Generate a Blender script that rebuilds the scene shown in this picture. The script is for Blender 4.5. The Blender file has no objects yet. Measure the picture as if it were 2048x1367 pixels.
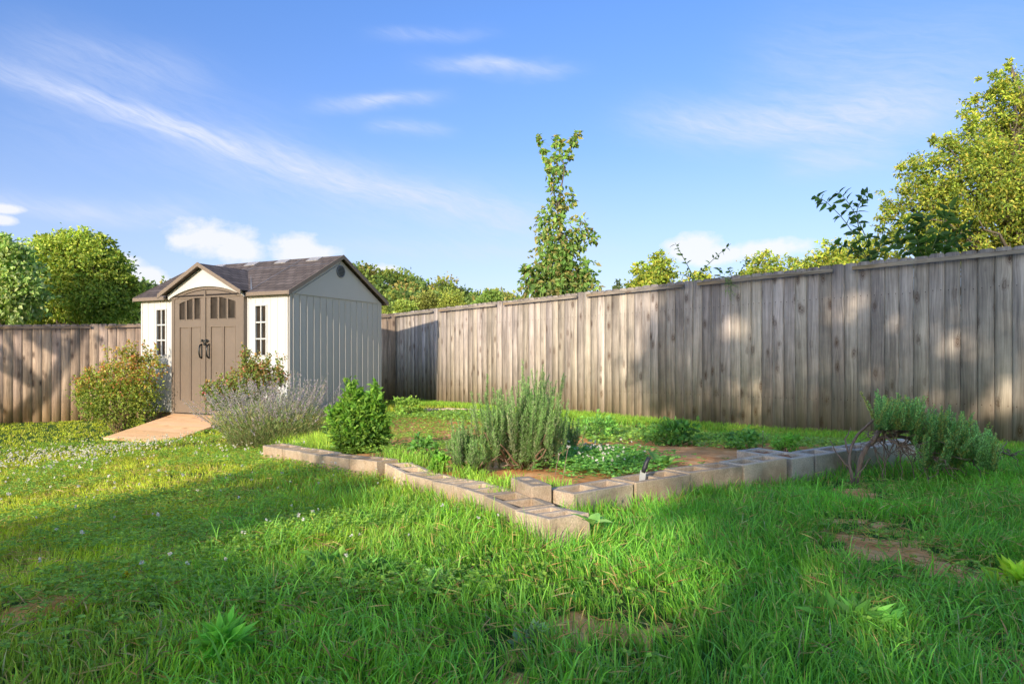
import bpy, bmesh, math, random
import numpy as np
from mathutils import Vector, Matrix
random.seed(7)
rng = np.random.default_rng(11)
R = math.radians
scene = bpy.context.scene
COL = scene.collection
F = 1365.0; CX = 1024.0; HY = 712.0; CZ = 0.9      # focal length, horizon and eye height of the photograph

# ------------------------------------------------------------------ tagging
def tag(o, label=None, cat=None, group=None, kind=None):
    if label: o['label'] = label
    if cat: o['category'] = cat
    if group: o['group'] = group
    if kind: o['kind'] = kind
    return o
def empty(name, loc, label, cat, group=None, rz=0.0):
    o = bpy.data.objects.new(name, None); COL.objects.link(o)
    o.empty_display_size = 0.1
    o.location = loc; o.rotation_euler = (0, 0, rz)
    return tag(o, label, cat, group)
def link(name, me, mat=None, parent=None, world=True):
    o = bpy.data.objects.new(name, me); COL.objects.link(o)
    if mat is not None: me.materials.append(mat)
    if parent is not None:
        o.parent = parent
        if world:     # mesh given in world coordinates
            m = Matrix.Translation(parent.location) @ parent.rotation_euler.to_matrix().to_4x4()
            o.matrix_parent_inverse = m.inverted()
    return o

# ------------------------------------------------------------------ node helpers
class N:
    def __init__(s, tree): s.t = tree
    def new(s, ty, **kw):
        n = s.t.nodes.new(ty)
        for k, v in kw.items(): setattr(n, k, v)
        return n
    def put(s, sock, v):
        if isinstance(v, bpy.types.NodeSocket): s.t.links.new(v, sock)
        elif v is not None: sock.default_value = v
    def m(s, op, a, b=None, c=None, clamp=False):
        n = s.new('ShaderNodeMath', operation=op, use_clamp=clamp)
        s.put(n.inputs[0], a); s.put(n.inputs[1], b)
        if c is not None: s.put(n.inputs[2], c)
        return n.outputs[0]
    def vm(s, op, a, b=None):
        n = s.new('ShaderNodeVectorMath', operation=op)
        s.put(n.inputs[0], a); s.put(n.inputs[1], b)
        return n.outputs[0]
    def mix(s, f, a, b, bt='MIX'):
        n = s.new('ShaderNodeMix', data_type='RGBA', blend_type=bt)
        s.put(n.inputs[0], f); s.put(n.inputs[6], a if isinstance(a, bpy.types.NodeSocket) else (*a, 1)); s.put(n.inputs[7], b if isinstance(b, bpy.types.NodeSocket) else (*b, 1))
        return n.outputs[2]
    def noise(s, vec, scale=5, detail=4, rough=.55, dist=0.0):
        n = s.new('ShaderNodeTexNoise'); s.put(n.inputs['Vector'], vec)
        n.inputs['Scale'].default_value = scale; n.inputs['Detail'].default_value = detail
        n.inputs['Roughness'].default_value = rough; n.inputs['Distortion'].default_value = dist
        return n.outputs['Fac']
    def ramp(s, f, stops):
        n = s.new('ShaderNodeValToRGB'); s.put(n.inputs[0], f)
        e = n.color_ramp.elements
        while len(e) < len(stops): e.new(.5)
        for k, (p, c) in enumerate(stops):
            e[k].position = p; e[k].color = (*c, 1) if len(c) == 3 else c
        return n.outputs[0]
    def mrange(s, v, a, b, c=0.0, d=1.0):
        n = s.new('ShaderNodeMapRange'); s.put(n.inputs[0], v)
        for k, x in enumerate((a, b, c, d)): n.inputs[k+1].default_value = x
        return n.outputs[0]
    def sep(s, v):
        n = s.new('ShaderNodeSeparateXYZ'); s.put(n.inputs[0], v); return n.outputs
    def comb(s, x, y, z):
        n = s.new('ShaderNodeCombineXYZ')
        s.put(n.inputs[0], x); s.put(n.inputs[1], y); s.put(n.inputs[2], z); return n.outputs[0]
def mat(name):
    m = bpy.data.materials.new(name); m.use_nodes = True
    t = m.node_tree; t.nodes.clear(); n = N(t)
    out = n.new('ShaderNodeOutputMaterial'); b = n.new('ShaderNodeBsdfPrincipled')
    t.links.new(b.outputs[0], out.inputs[0])
    return m, n, b, out
def bump(n, b, h, strength=.3, dist=.01):
    x = n.new('ShaderNodeBump'); x.inputs['Strength'].default_value = strength; x.inputs['Distance'].default_value = dist
    n.put(x.inputs['Height'], h); n.t.links.new(x.outputs[0], b.inputs['Normal'])

def plastic(name, col, rough=.55, grain=.12, var=.1):
    m, n, b, o = mat(name)
    tc = n.new('ShaderNodeTexCoord').outputs['Object']
    st = n.vm('MULTIPLY', tc, (14, 14, 1.3))
    g = n.noise(st, 9, 4, .6, 1.2)
    big = n.noise(tc, 1.6, 4, .6)
    z = n.sep(tc)[2]
    f = n.m('ADD', n.m('MULTIPLY', n.m('SUBTRACT', g, .5), var*1.4), n.m('MULTIPLY', n.m('SUBTRACT', big, .5), var*1.6))
    c = n.mix(1.0, col, n.comb(n.m('ADD', f, 1), n.m('ADD', f, 1), n.m('ADD', n.m('MULTIPLY', f, 1.2), 1)), 'MULTIPLY')
    dirt = n.m('MULTIPLY', n.mrange(z, .28, 0.0), n.m('MULTIPLY', n.noise(tc, 7, 4, .7), .55))
    c = n.mix(dirt, c, (.26, .19, .13))
    n.put(b.inputs['Base Color'], c); b.inputs['Roughness'].default_value = rough
    bump(n, b, g, grain, .004)
    return m

def wood(name, cols, warm_low=.35, knot=(.10, .06, .04), ground_tint=True, rough=.85, con=1.0):
    m, n, b, o = mat(name)
    uv = n.new('ShaderNodeUVMap'); uv.uv_map = 'UVMap'
    at = n.new('ShaderNodeAttribute'); at.attribute_name = 'Col'
    rs = n.sep(at.outputs['Vector'])
    u, v, _ = n.sep(uv.outputs[0])
    r1 = rs[0]; r2 = rs[1]; hz = rs[2]
    off = n.m('MULTIPLY', n.m('FLOOR', n.m('MULTIPLY', r1, 57)), 1.37)
    vor = n.new('ShaderNodeTexVoronoi'); vor.inputs['Scale'].default_value = 1.0
    n.put(vor.inputs['Vector'], n.comb(n.m('MULTIPLY', u, 7.0), n.m('MULTIPLY', v, 3.1), off))
    d = vor.outputs['Distance']
    d = n.m('ADD', d, n.m('MULTIPLY', n.m('SUBTRACT', n.noise(n.comb(n.m('MULTIPLY', u, 40), n.m('MULTIPLY', v, 25), off), 1, 2), .5), .12))
    pull = n.m('EXPONENT', n.m('MULTIPLY', d, -5.0))
    uu = n.m('ADD', u, n.m('MULTIPLY', pull, .045))
    g1 = n.noise(n.comb(n.m('MULTIPLY', uu, 75), n.m('MULTIPLY', v, 1.6), off), 1, 5, .65, .25)
    g2 = n.noise(n.comb(n.m('MULTIPLY', uu, 18), n.m('MULTIPLY', v, .9), off), 1, 4, .6, .5)
    blot = n.noise(n.comb(n.m('MULTIPLY', u, 2.0), n.m('MULTIPLY', v, 1.1), n.m('MULTIPLY', off, .3)), 1.6, 4, .6)
    c = n.ramp(g2, [(.25, cols[0]), (.5, cols[1]), (.78, cols[2])])
    gg = n.mrange(g1, .32, .68, 1-.38*con, 1+.2*con)
    c = n.mix(1.0, c, n.comb(gg, gg, gg), 'MULTIPLY')
    bb = n.m('MULTIPLY', n.mrange(blot, .3, .7, 1-.34*con, 1+.15*con), n.m('ADD', n.m('MULTIPLY', r2, .5), .74))
    c = n.mix(1.0, c, n.comb(bb, bb, n.m('MULTIPLY', bb, n.m('ADD', n.m('MULTIPLY', r1, .12), .93))), 'MULTIPLY')
    kn = n.mrange(d, .27, .10)
    ring = n.m('ADD', n.m('MULTIPLY', n.m('SINE', n.m('MULTIPLY', d, 90)), .25), .7)
    c = n.mix(n.m('MULTIPLY', kn, ring, clamp=True), c, knot)
    if ground_tint:
        xl = n.m('SUBTRACT', n.m('ABSOLUTE', n.m('SUBTRACT', n.m('SUBTRACT', u, n.m('MULTIPLY', r1, 20)), .071)), .036)
        zl = n.m('MULTIPLY', n.m('SUBTRACT', n.m('ABSOLUTE', n.m('SUBTRACT', hz, .5)), n.m('ADD', .30, n.m('MULTIPLY', r2, .006))), 1.9)
        nd = n.m('SQRT', n.m('ADD', n.m('MULTIPLY', xl, xl), n.m('MULTIPLY', zl, zl)))
        c = n.mix(n.mrange(nd, .0055, .0035), c, (.05, .035, .03))
        rust = n.m('MULTIPLY', n.mrange(n.m('ABSOLUTE', xl), .007, .002), n.m('MULTIPLY', n.mrange(zl, -.09, 0.0), n.mrange(zl, .004, .0)))
        c = n.mix(n.m('MULTIPLY', rust, .3), c, (.10, .06, .045))
        low = n.m('MULTIPLY', n.mrange(hz, .30, 0.0), n.mrange(blot, .25, .6, .5, 1))
        c = n.mix(n.m('MULTIPLY', low, warm_low, clamp=True), c, (.30, .17, .06))
        alg = n.m('MULTIPLY', n.mrange(hz, .16, 0.02), n.mrange(n.noise(n.comb(n.m('MULTIPLY', u, 9), v, off), 1.5, 3), .45, .7))
        c = n.mix(n.m('MULTIPLY', alg, .5), c, (.09, .11, .035))
        top = n.mrange(hz, .93, 1.0)
        c = n.mix(n.m('MULTIPLY', top, .35), c, (.10, .085, .08))
    n.put(b.inputs['Base Color'], c); b.inputs['Roughness'].default_value = rough
    b.inputs['Specular IOR Level'].default_value = .2
    bump(n, b, n.m('SUBTRACT', g1, n.m('MULTIPLY', kn, .4)), .45, .004)
    return m

def foliage(name, trans=.35, rough=.55, tint=(1.25, 1.15, .55), spec=.35, gain=(1, 1, 1)):
    m, n, b, o = mat(name)
    at = n.new('ShaderNodeAttribute'); at.attribute_name = 'Col'
    c = n.mix(1.0, at.outputs['Color'], gain, 'MULTIPLY')
    n.put(b.inputs['Base Color'], c); b.inputs['Roughness'].default_value = rough
    b.inputs['Specular IOR Level'].default_value = spec
    tr = n.new('ShaderNodeBsdfTranslucent'); n.put(tr.inputs[0], n.mix(1.0, c, tint, 'MULTIPLY'))
    mx = n.new('ShaderNodeMixShader'); mx.inputs[0].default_value = trans
    n.t.links.new(b.outputs[0], mx.inputs[1]); n.t.links.new(tr.outputs[0], mx.inputs[2]); n.t.links.new(mx.outputs[0], o.inputs[0])
    return m

def bark(name, c1, c2):
    m, n, b, o = mat(name)
    tc = n.new('ShaderNodeTexCoord').outputs['Object']
    g = n.noise(n.vm('MULTIPLY', tc, (1, 1, .25)), 60, 5, .65)
    n.put(b.inputs['Base Color'], n.ramp(g, [(.3, c1), (.7, c2)])); b.inputs['Roughness'].default_value = .9
    bump(n, b, g, .6, .006)
    return m

def simple(name, col, rough=.6, metal=0.0, spec=.5, nz=30, nv=.15):
    m, n, b, o = mat(name)
    tc = n.new('ShaderNodeTexCoord').outputs['Object']
    f = n.m('ADD', n.m('MULTIPLY', n.m('SUBTRACT', n.noise(tc, nz, 4), .5), nv*2), 1)
    n.put(b.inputs['Base Color'], n.mix(1.0, col, n.comb(f, f, f), 'MULTIPLY'))
    b.inputs['Roughness'].default_value = rough; b.inputs['Metallic'].default_value = metal
    b.inputs['Specular IOR Level'].default_value = spec
    return m

# ------------------------------------------------------------------ terrain
# drop of the lawn below eye level at surveyed points (X right, Y ahead, drop)
CP = np.array([(0, 1.2, .63), (1.6, 1.4, .63), (-1.4, 1.5, .68), (3.5, 2.0, .66), (0, 2.15, .65), (.35, 2.5, .655), (1.0, 3.0, .68), (2.05, 3.95, .70),
    (2.8, 4.6, .74), (3.4, 3.6, .70), (5.2, 4.6, .80), (-.1, 2.45, .672), (-.38, 2.9, .69), (-.75, 3.5, .735), (-1.1, 4.0, .76), (-1.6, 4.7, .80), (-2.2, 5.4, .86), (-2.3, 6.2, .92), (.4, 3.6, .70), (-.6, 4.6, .76),
    (-3.0, 7.2, .98), (-3.22, 9.8, .90), (-2.3, 11.6, .88), (-4.4, 9.3, 1.10), (-5.6, 9.5, 1.21), (-6.4, 11.0, 1.21), (-9.87, 13.2, 1.29), (-8.3, 13.6, 1.27), (-7.0, 13.8, 1.22),
    (-2.4, 3.2, .86), (-4, 5, 1.06), (-6, 7.5, 1.20), (-8.5, 9.5, 1.3), (-2, 1.0, .8), (-1.49, 13.62, .935), (-2.7, 15.0, .95), (-.16, 12.1, .92), (1.15, 10.57, .90), (2.45, 9.1, .905), (3.72, 7.65, .885), (4.79, 6.39, .85), (6.3, 4.7, .85),
    (0, 8, .87), (1.6, 6.3, .83), (.4, 5.2, .79), (-.4, 10.2, .885)], float)
def _tps(r2): return np.where(r2 > 1e-12, .5*r2*np.log(np.maximum(r2, 1e-12)), 0)
def _fit():
    n = len(CP); x = CP[:, :2]
    d = ((x[:, None]-x[None])**2).sum(-1)
    K = _tps(d) + np.eye(n)*.15
    Pm = np.hstack([np.ones((n, 1)), x])
    A = np.zeros((n+3, n+3)); A[:n, :n] = K; A[:n, n:] = Pm; A[n:, :n] = Pm.T
    return np.linalg.solve(A, np.concatenate([CP[:, 2], [0, 0, 0]]))
TW = _fit()
def at(px, py, h):                     # point on a level h below the eye, seen at px, py
    d = h*F/(py-HY); return ((px-CX)/F*d, d, CZ-h)
LROW = [(1097, 1039, .555), (1030, 1020, .575), (966, 989, .585), (907, 970, .60), (862, 961, .625), (812, 946, .632), (767, 926, .632)]
LROW2 = [(752, 922, .632), (699, 916, .65), (636, 910, .67), (600, 903, .69), (564, 896.5, .71), (524, 891, .73)]
RROW = [(1141, 988.5), (1272, 966), (1380, 947), (1484, 929), (1578, 916), (1633, 910), (1710, 898), (1795, 887.5), (1872, 878)]
Lp = [at(*p) for p in LROW]; Lp2 = [at(*p) for p in LROW2]; Rp = [at(px, py, .555) for px, py in RROW]
BED = np.array([(Lp[0][0]+.05, Lp[0][1]+.06)] + [(p[0]+.07, p[1]+.07) for p in Lp[1:]] + [(p[0]+.05, p[1]+.09) for p in Lp2] +
               [(-2.1, 7.5), (-1.6, 10.4), (-.3, 10.6), (.9, 8.6), (2.2, 6.9), (3.1, 5.2)] + [(p[0]-.05, p[1]+.09) for p in Rp[::-1]] + [(.12, 2.62)])
def bed_sd(X, Y):                      # signed distance, positive inside the bed
    X = np.asarray(X, float); Y = np.asarray(Y, float)
    dm = np.full(X.shape, 1e9); ins = np.zeros(X.shape, bool); n = len(BED)
    for i in range(n):
        ax, ay = BED[i]; bx, by = BED[(i+1) % n]
        ex, ey = bx-ax, by-ay
        t = np.clip(((X-ax)*ex+(Y-ay)*ey)/(ex*ex+ey*ey), 0, 1)
        dm = np.minimum(dm, np.hypot(X-ax-t*ex, Y-ay-t*ey))
        c = ((ay > Y) != (by > Y)) & (X < (bx-ax)*(Y-ay)/(by-ay+1e-12)+ax)
        ins ^= c
    return np.where(ins, dm, -dm)
def vnoise(x, y, s, seed=0):
    x = np.asarray(x, float)/s; y = np.asarray(y, float)/s
    xi = np.floor(x).astype(np.int64); yi = np.floor(y).astype(np.int64); fx = x-xi; fy = y-yi
    fx = fx*fx*(3-2*fx); fy = fy*fy*(3-2*fy)
    def h(a, b):
        v = (a*374761393 + b*668265263 + seed*982451653) & 0x7fffffff
        v = ((v ^ (v >> 13))*1274126177) & 0x7fffffff
        return ((v ^ (v >> 16)) & 0xffff)/65535.0
    return (h(xi, yi)*(1-fx)+h(xi+1, yi)*fx)*(1-fy)+(h(xi, yi+1)*(1-fx)+h(xi+1, yi+1)*fx)*fy
def fbm(x, y, s, seed=0): return .55*vnoise(x, y, s, seed)+.3*vnoise(x, y, s*.47, seed+1)+.15*vnoise(x, y, s*.21, seed+2)
def gz(X, Y, bed=True):
    X = np.asarray(X, float); Y = np.asarray(Y, float)
    sh = X.shape; X = np.atleast_1d(X).ravel(); Y = np.atleast_1d(Y).ravel()
    x = np.clip(X, -11, 6.5); y = np.clip(Y, .8, 15.2)
    out = np.empty(len(X))
    for i in range(0, len(X), 20000):
        s = slice(i, i+20000)
        d = (x[s, None]-CP[None, :, 0])**2+(y[s, None]-CP[None, :, 1])**2
        out[s] = _tps(d) @ TW[:len(CP)] + TW[-3] + TW[-2]*x[s] + TW[-1]*y[s]
    far = np.clip(np.hypot(X-x, Y-y)/12, 0, 1)
    h = out*(1-far)+1.1*far
    h = h - .012*(fbm(X, Y, .6, 5)-.5)*2
    if bed:
        sd = bed_sd(X, Y)
        near = np.clip((7.5-Y)/3.0, 0, 1)
        h = h - np.clip(sd/.05, 0, 1)*.085*near - np.clip(sd/.5, 0, 1)*.03*(fbm(X, Y, .5, 9))
    z = CZ-h
    return z.reshape(sh) if sh else float(z[0])
def G(px, py, bed=True):               # where the ray through a picture point meets the terrain
    d = .85*F/(py-HY)
    for _ in range(40):
        X = (px-CX)/F*d; h = CZ-gz(X, d, bed); d = .5*d+.5*h*F/(py-HY)
    X = (px-CX)/F*d
    return (X, d, gz(X, d, bed))
def P(px, py, d): return Vector(((px-CX)/F*d, d, CZ+(HY-py)/F*d))

# ------------------------------------------------------------------ mesh builders
def np_mesh(name, V, faces_idx, starts, totals, col=None, uv=None, smooth=False):
    me = bpy.data.meshes.new(name)
    me.vertices.add(len(V)); me.vertices.foreach_set('co', np.ascontiguousarray(V, np.float32).ravel())
    me.loops.add(len(faces_idx)); me.loops.foreach_set('vertex_index', np.ascontiguousarray(faces_idx, np.int32))
    me.polygons.add(len(starts)); me.polygons.foreach_set('loop_start', np.ascontiguousarray(starts, np.int32))
    me.polygons.foreach_set('loop_total', np.ascontiguousarray(totals, np.int32))
    me.polygons.foreach_set('use_smooth', np.full(len(starts), bool(smooth)))
    if col is not None:
        a = me.color_attributes.new('Col', 'FLOAT_COLOR', 'POINT')
        a.data.foreach_set('color', np.hstack([col, np.ones((len(col), 1))]).astype(np.float32).ravel())
    if uv is not None:
        l = me.uv_layers.new(name='UVMap'); l.data.foreach_set('uv', np.ascontiguousarray(uv, np.float32).ravel())
    me.update(calc_edges=True)
    return me
def unit(v): return v/np.maximum(np.linalg.norm(v, axis=-1, keepdims=True), 1e-9)
def leaves(name, Pn, D, L, W, C, fold=.25, droop=.25, big=False, roll=None):
    """leaf-shaped faces: base points, directions, lengths, widths, colours"""
    n = len(Pn); D = unit(D); L = np.broadcast_to(L, n)[:, None]; W = np.broadcast_to(W, n)[:, None]
    rv = rng.normal(size=(n, 3)) if roll is None else roll
    S = unit(np.cross(D, rv)); U = unit(np.cross(S, D)); U *= np.where(U[:, 2:3] < 0, -1, 1)
    if big:
        ts = [(0, 0, 0), (.33, -.5, .12), (.33, .5, .12), (.68, -.38, .0), (.68, .38, .0), (1, 0, -1.0), (.33, 0, -.02), (.68, 0, -.2)]
        vs = [Pn + D*L*t + S*W*s + U*(W*fold*abs(s)*2 - L*droop*(t*t)) for t, s, _ in ts]
        K = 8; F_ = [(0, 1, 6), (0, 6, 2), (1, 3, 7, 6), (6, 7, 4, 2), (3, 5, 7), (7, 5, 4)]
        shade = np.array([.8, 1, 1, 1, 1, 1.05, .78, .85])
    else:
        ts = [(0, 0), (.45, -.5), (1, 0), (.45, .5)]
        vs = [Pn + D*L*t + S*W*s + U*(W*fold*abs(s)*2 - L*droop*(t*t)) for t, s in ts]
        K = 4; F_ = [(0, 1, 2), (0, 2, 3)]; shade = np.array([.85, 1, 1.05, 1])
    V = np.stack(vs, 1).reshape(-1, 3)
    idx = np.concatenate([np.array(f) for f in F_]); tot = np.array([len(f) for f in F_])
    I = (np.arange(n)[:, None]*K + idx[None]).ravel(); T = np.tile(tot, n); St = np.concatenate([[0], np.cumsum(T)[:-1]])
    Cc = (np.repeat(C, K, 0).reshape(n, K, 3)*shade[None, :, None]).reshape(-1, 3)
    return np_mesh(name, V, I, St, T, np.clip(Cc, 0, 1))
def blades(name, Pn, az, H, lean, W, C, tipc=1.35):
    n = len(Pn); H = H[:, None]; W = W[:, None]
    d = np.stack([np.cos(az), np.sin(az), np.zeros(n)], 1); yaw = rng.uniform(0, 2*np.pi, n)
    s = np.stack([np.cos(yaw), np.sin(yaw), np.zeros(n)], 1)
    up = np.array([0, 0, 1.0])
    lv = lean[:, None]
    vs = []; sh = []
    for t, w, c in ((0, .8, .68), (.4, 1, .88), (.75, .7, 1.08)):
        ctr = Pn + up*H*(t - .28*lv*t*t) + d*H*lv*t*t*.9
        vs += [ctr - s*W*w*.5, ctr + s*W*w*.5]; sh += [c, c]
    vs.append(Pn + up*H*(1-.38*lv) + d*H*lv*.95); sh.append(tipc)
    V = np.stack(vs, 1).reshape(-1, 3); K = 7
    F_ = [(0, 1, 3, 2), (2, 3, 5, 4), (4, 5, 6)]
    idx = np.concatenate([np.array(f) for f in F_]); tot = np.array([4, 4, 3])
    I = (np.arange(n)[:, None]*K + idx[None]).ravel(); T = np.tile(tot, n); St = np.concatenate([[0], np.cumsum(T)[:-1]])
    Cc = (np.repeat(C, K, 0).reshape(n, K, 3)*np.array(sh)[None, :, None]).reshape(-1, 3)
    return np_mesh(name, V, I, St, T, np.clip(Cc, 0, 1), smooth=True)
def tubes(name, lines, sides=6, col=None):
    """lines: list of (points Nx3, radii N)"""
    V = []; I = []; T = []; base = 0; ca = np.cos(np.arange(sides)*2*np.pi/sides); sa = np.sin(np.arange(sides)*2*np.pi/sides)
    for pts, rad in lines:
        pts = np.asarray(pts, float); n = len(pts); tg = unit(np.gradient(pts, axis=0))
        a = unit(np.cross(tg, np.array([.13, .21, .97]) if abs(tg[0, 2]) < .9 else np.array([.97, .2, .1]))); b = np.cross(tg, a)
        r = np.broadcast_to(rad, n)
        ring = pts[:, None]+r[:, None, None]*(a[:, None]*ca[None, :, None]+b[:, None]*sa[None, :, None])
        V.append(ring.reshape(-1, 3)); V.append(pts[[0, -1]])
        for i in range(n-1):
            for k in range(sides):
                k2 = (k+1) % sides
                I += [base+i*sides+k, base+i*sides+k2, base+(i+1)*sides+k2, base+(i+1)*sides+k]; T.append(4)
        c0 = base+n*sides
        for k in range(sides):
            k2 = (k+1) % sides
            I += [base+k2, base+k, c0]; T.append(3); I += [base+(n-1)*sides+k, base+(n-1)*sides+k2, c0+1]; T.append(3)
        base += n*sides+2
    T = np.array(T); V = np.concatenate(V)
    C = None if col is None else np.tile(np.array(col, float), (len(V), 1))
    return np_mesh(name, V, np.array(I), np.concatenate([[0], np.cumsum(T)[:-1]]), T, C, smooth=True)
def curve(a, b, sag=0.0, n=6, wob=.03):
    a = np.array(a, float); b = np.array(b, float); t = np.linspace(0, 1, n)[:, None]
    p = a+(b-a)*t; L = np.linalg.norm(b-a)
    p[:, 2] += (sag*4*t*(1-t))[:, 0]*L
    w = rng.normal(size=(n, 3))*wob*L; w[0] = 0; w[-1] = 0
    return p+w
def pal(cols, n, var=.15):
    cols = np.array(cols); k = rng.integers(0, len(cols), n); c = cols[k]
    c = c*(1+rng.normal(size=(n, 1))*var)
    return np.clip(c*(1+rng.normal(size=(n, 3))*var*.3), .003, 1)

def boxes(name, lst, bevel=0.0, mat_=None, parent=None, world=False, xf=None):
    """list of (x0,x1,y0,y1,z0,z1) joined in one mesh"""
    bm = bmesh.new()
    for (x0, x1, y0, y1, z0, z1) in lst:
        r = bmesh.ops.create_cube(bm, size=1)
        bmesh.ops.scale(bm, vec=(x1-x0, y1-y0, z1-z0), verts=r['verts'])
        bmesh.ops.translate(bm, vec=((x0+x1)/2, (y0+y1)/2, (z0+z1)/2), verts=r['verts'])
    if bevel: bmesh.ops.bevel(bm, geom=bm.edges[:], offset=bevel, segments=1, affect='EDGES')
    if xf is not None: bmesh.ops.transform(bm, matrix=xf, verts=bm.verts[:])
    me = bpy.data.meshes.new(name); bm.to_mesh(me); bm.free()
    return link(name, me, mat_, parent, world)
def prism(name, poly, y0, y1, mat_, parent, holes=(), bevel=0.0):
    """polygon in (x,z) extruded from y0 (front) to y1, local coordinates; holes as rectangles/polys bridged by triangulated fill"""
    bm = bmesh.new(); edges = []
    for loop in [poly]+list(holes):
        vs = [bm.verts.new((x, y0, z)) for x, z in loop]
        edges += [bm.edges.new((vs[i], vs[(i+1) % len(vs)])) for i in range(len(vs))]
    bmesh.ops.triangle_fill(bm, use_beauty=True, use_dissolve=False, edges=edges)
    r = bmesh.ops.extrude_face_region(bm, geom=bm.faces[:])
    vs = [e for e in r['geom'] if isinstance(e, bmesh.types.BMVert)]
    bmesh.ops.translate(bm, vec=(0, y1-y0, 0), verts=vs)
    bmesh.ops.recalc_face_normals(bm, faces=bm.faces[:])
    me = bpy.data.meshes.new(name); bm.to_mesh(me); bm.free()
    return link(name, me, mat_, parent, False)
def polys(name, plist, mat_, parent, uvs=None, world=False):
    me = bpy.data.meshes.new(name); V = []; Fc = []
    for p in plist:
        b = len(V); V += [tuple(q) for q in p]; Fc.append(tuple(range(b, b+len(p))))
    me.from_pydata(V, [], Fc)
    if uvs:
        l = me.uv_layers.new(name='UVMap'); k = 0
        for u in uvs:
            for q in u: l.data[k].uv = q; k += 1
    me.update()
    return link(name, me, mat_, parent, world)

# ------------------------------------------------------------------ materials
M = {}
M['leaf'] = foliage('leaf_surface', .38, gain=(2.2, 2.0, 1.7))
M['grass'] = foliage('grass_surface', .42, .5, (1.2, 1.15, .5), .4, gain=(2.8, 2.5, 2.0))
M['needle'] = foliage('needle_surface', .2, .6, (1.1, 1.1, .7), gain=(2.2, 2.2, 2.0))
M['petal'] = foliage('petal_surface', .3, .7, (1, 1, 1), .2)
M['bark'] = bark('tree_bark', (.07, .055, .04), (.2, .16, .12))
M['stem'] = bark('woody_stem', (.11, .065, .04), (.28, .18, .11))
M['dead'] = bark('weathered_stem', (.15, .09, .065), (.36, .25, .19))
M['green_stem'] = simple('green_stem', (.12, .17, .05), .6)
M['cream'] = plastic('cream_panel', (.52, .515, .50))
M['side'] = plastic('grey_panel', (.46, .435, .395))
M['taupe'] = plastic('taupe_door', (.15, .115, .088), .5, .35, .3)
M['trim'] = plastic('brown_trim', (.19, .145, .11), .6, .3, .15)
M['vent'] = simple('vent_grey', (.16, .17, .19), .5)
M['black'] = simple('black_metal', (.012, .012, .012), .35)
M['brass'] = simple('padlock_metal', (.35, .3, .2), .3, .9)
M['sky_panel'] = simple('skylight_panel', (.36, .34, .32), .35)
M['steel'] = simple('blade_steel', (.55, .55, .53), .45, .6)
M['rubber'] = simple('grip_black', (.025, .025, .03), .5)
M['fence'] = wood('fence_wood', [(.27, .225, .19), (.46, .39, .325), (.60, .52, .43)], .5, con=.95)
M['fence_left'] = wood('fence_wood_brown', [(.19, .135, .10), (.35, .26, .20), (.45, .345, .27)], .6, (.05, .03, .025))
M['ramp'] = wood('ramp_wood', [(.68, .40, .21), (.74, .46, .25), (.78, .50, .29)], 0, (.4, .2, .1), False, .7, .35)
m, n, b, o = mat('window_dark')
tc = n.new('ShaderNodeTexCoord').outputs['Object']
n.put(b.inputs['Base Color'], n.ramp(n.noise(tc, 8, 4, .7), [(.3, (.018, .014, .011)), (.75, (.055, .042, .032))])); b.inputs['Roughness'].default_value = .4; b.inputs['Specular IOR Level'].default_value = .15
M['pane'] = m
# roof
m, n, b, o = mat('roof_shingle')
uv = n.new('ShaderNodeUVMap'); uv.uv_map = 'UVMap'
br = n.new('ShaderNodeTexBrick'); n.put(br.inputs['Vector'], uv.outputs[0])
br.inputs['Scale'].default_value = 1; br.inputs['Brick Width'].default_value = .17; br.inputs['Row Height'].default_value = .115
br.inputs['Mortar Size'].default_value = .006; br.inputs['Color1'].default_value = (.10, .080, .070, 1); br.inputs['Color2'].default_value = (.155, .126, .112, 1); br.inputs['Mortar'].default_value = (.035, .03, .03, 1)
g = n.noise(n.comb(n.m('MULTIPLY', n.sep(uv.outputs[0])[0], 50), n.m('MULTIPLY', n.sep(uv.outputs[0])[1], 6), 0), 1, 4, .7)
gg = n.mrange(g, .3, .7, .75, 1.3)
n.put(b.inputs['Base Color'], n.mix(1.0, br.outputs['Color'], n.comb(gg, gg, gg), 'MULTIPLY')); b.inputs['Roughness'].default_value = .85; b.inputs['Specular IOR Level'].default_value = .15
saw = n.m('FRACT', n.m('DIVIDE', n.sep(uv.outputs[0])[1], .115))
bump(n, b, n.m('ADD', n.m('MULTIPLY', n.m('SUBTRACT', 1, saw), 1.0), n.m('ADD', n.m('MULTIPLY', g, .35), n.m('MULTIPLY', br.outputs['Fac'], -.8))), .7, .012)
M['roof'] = m
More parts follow.
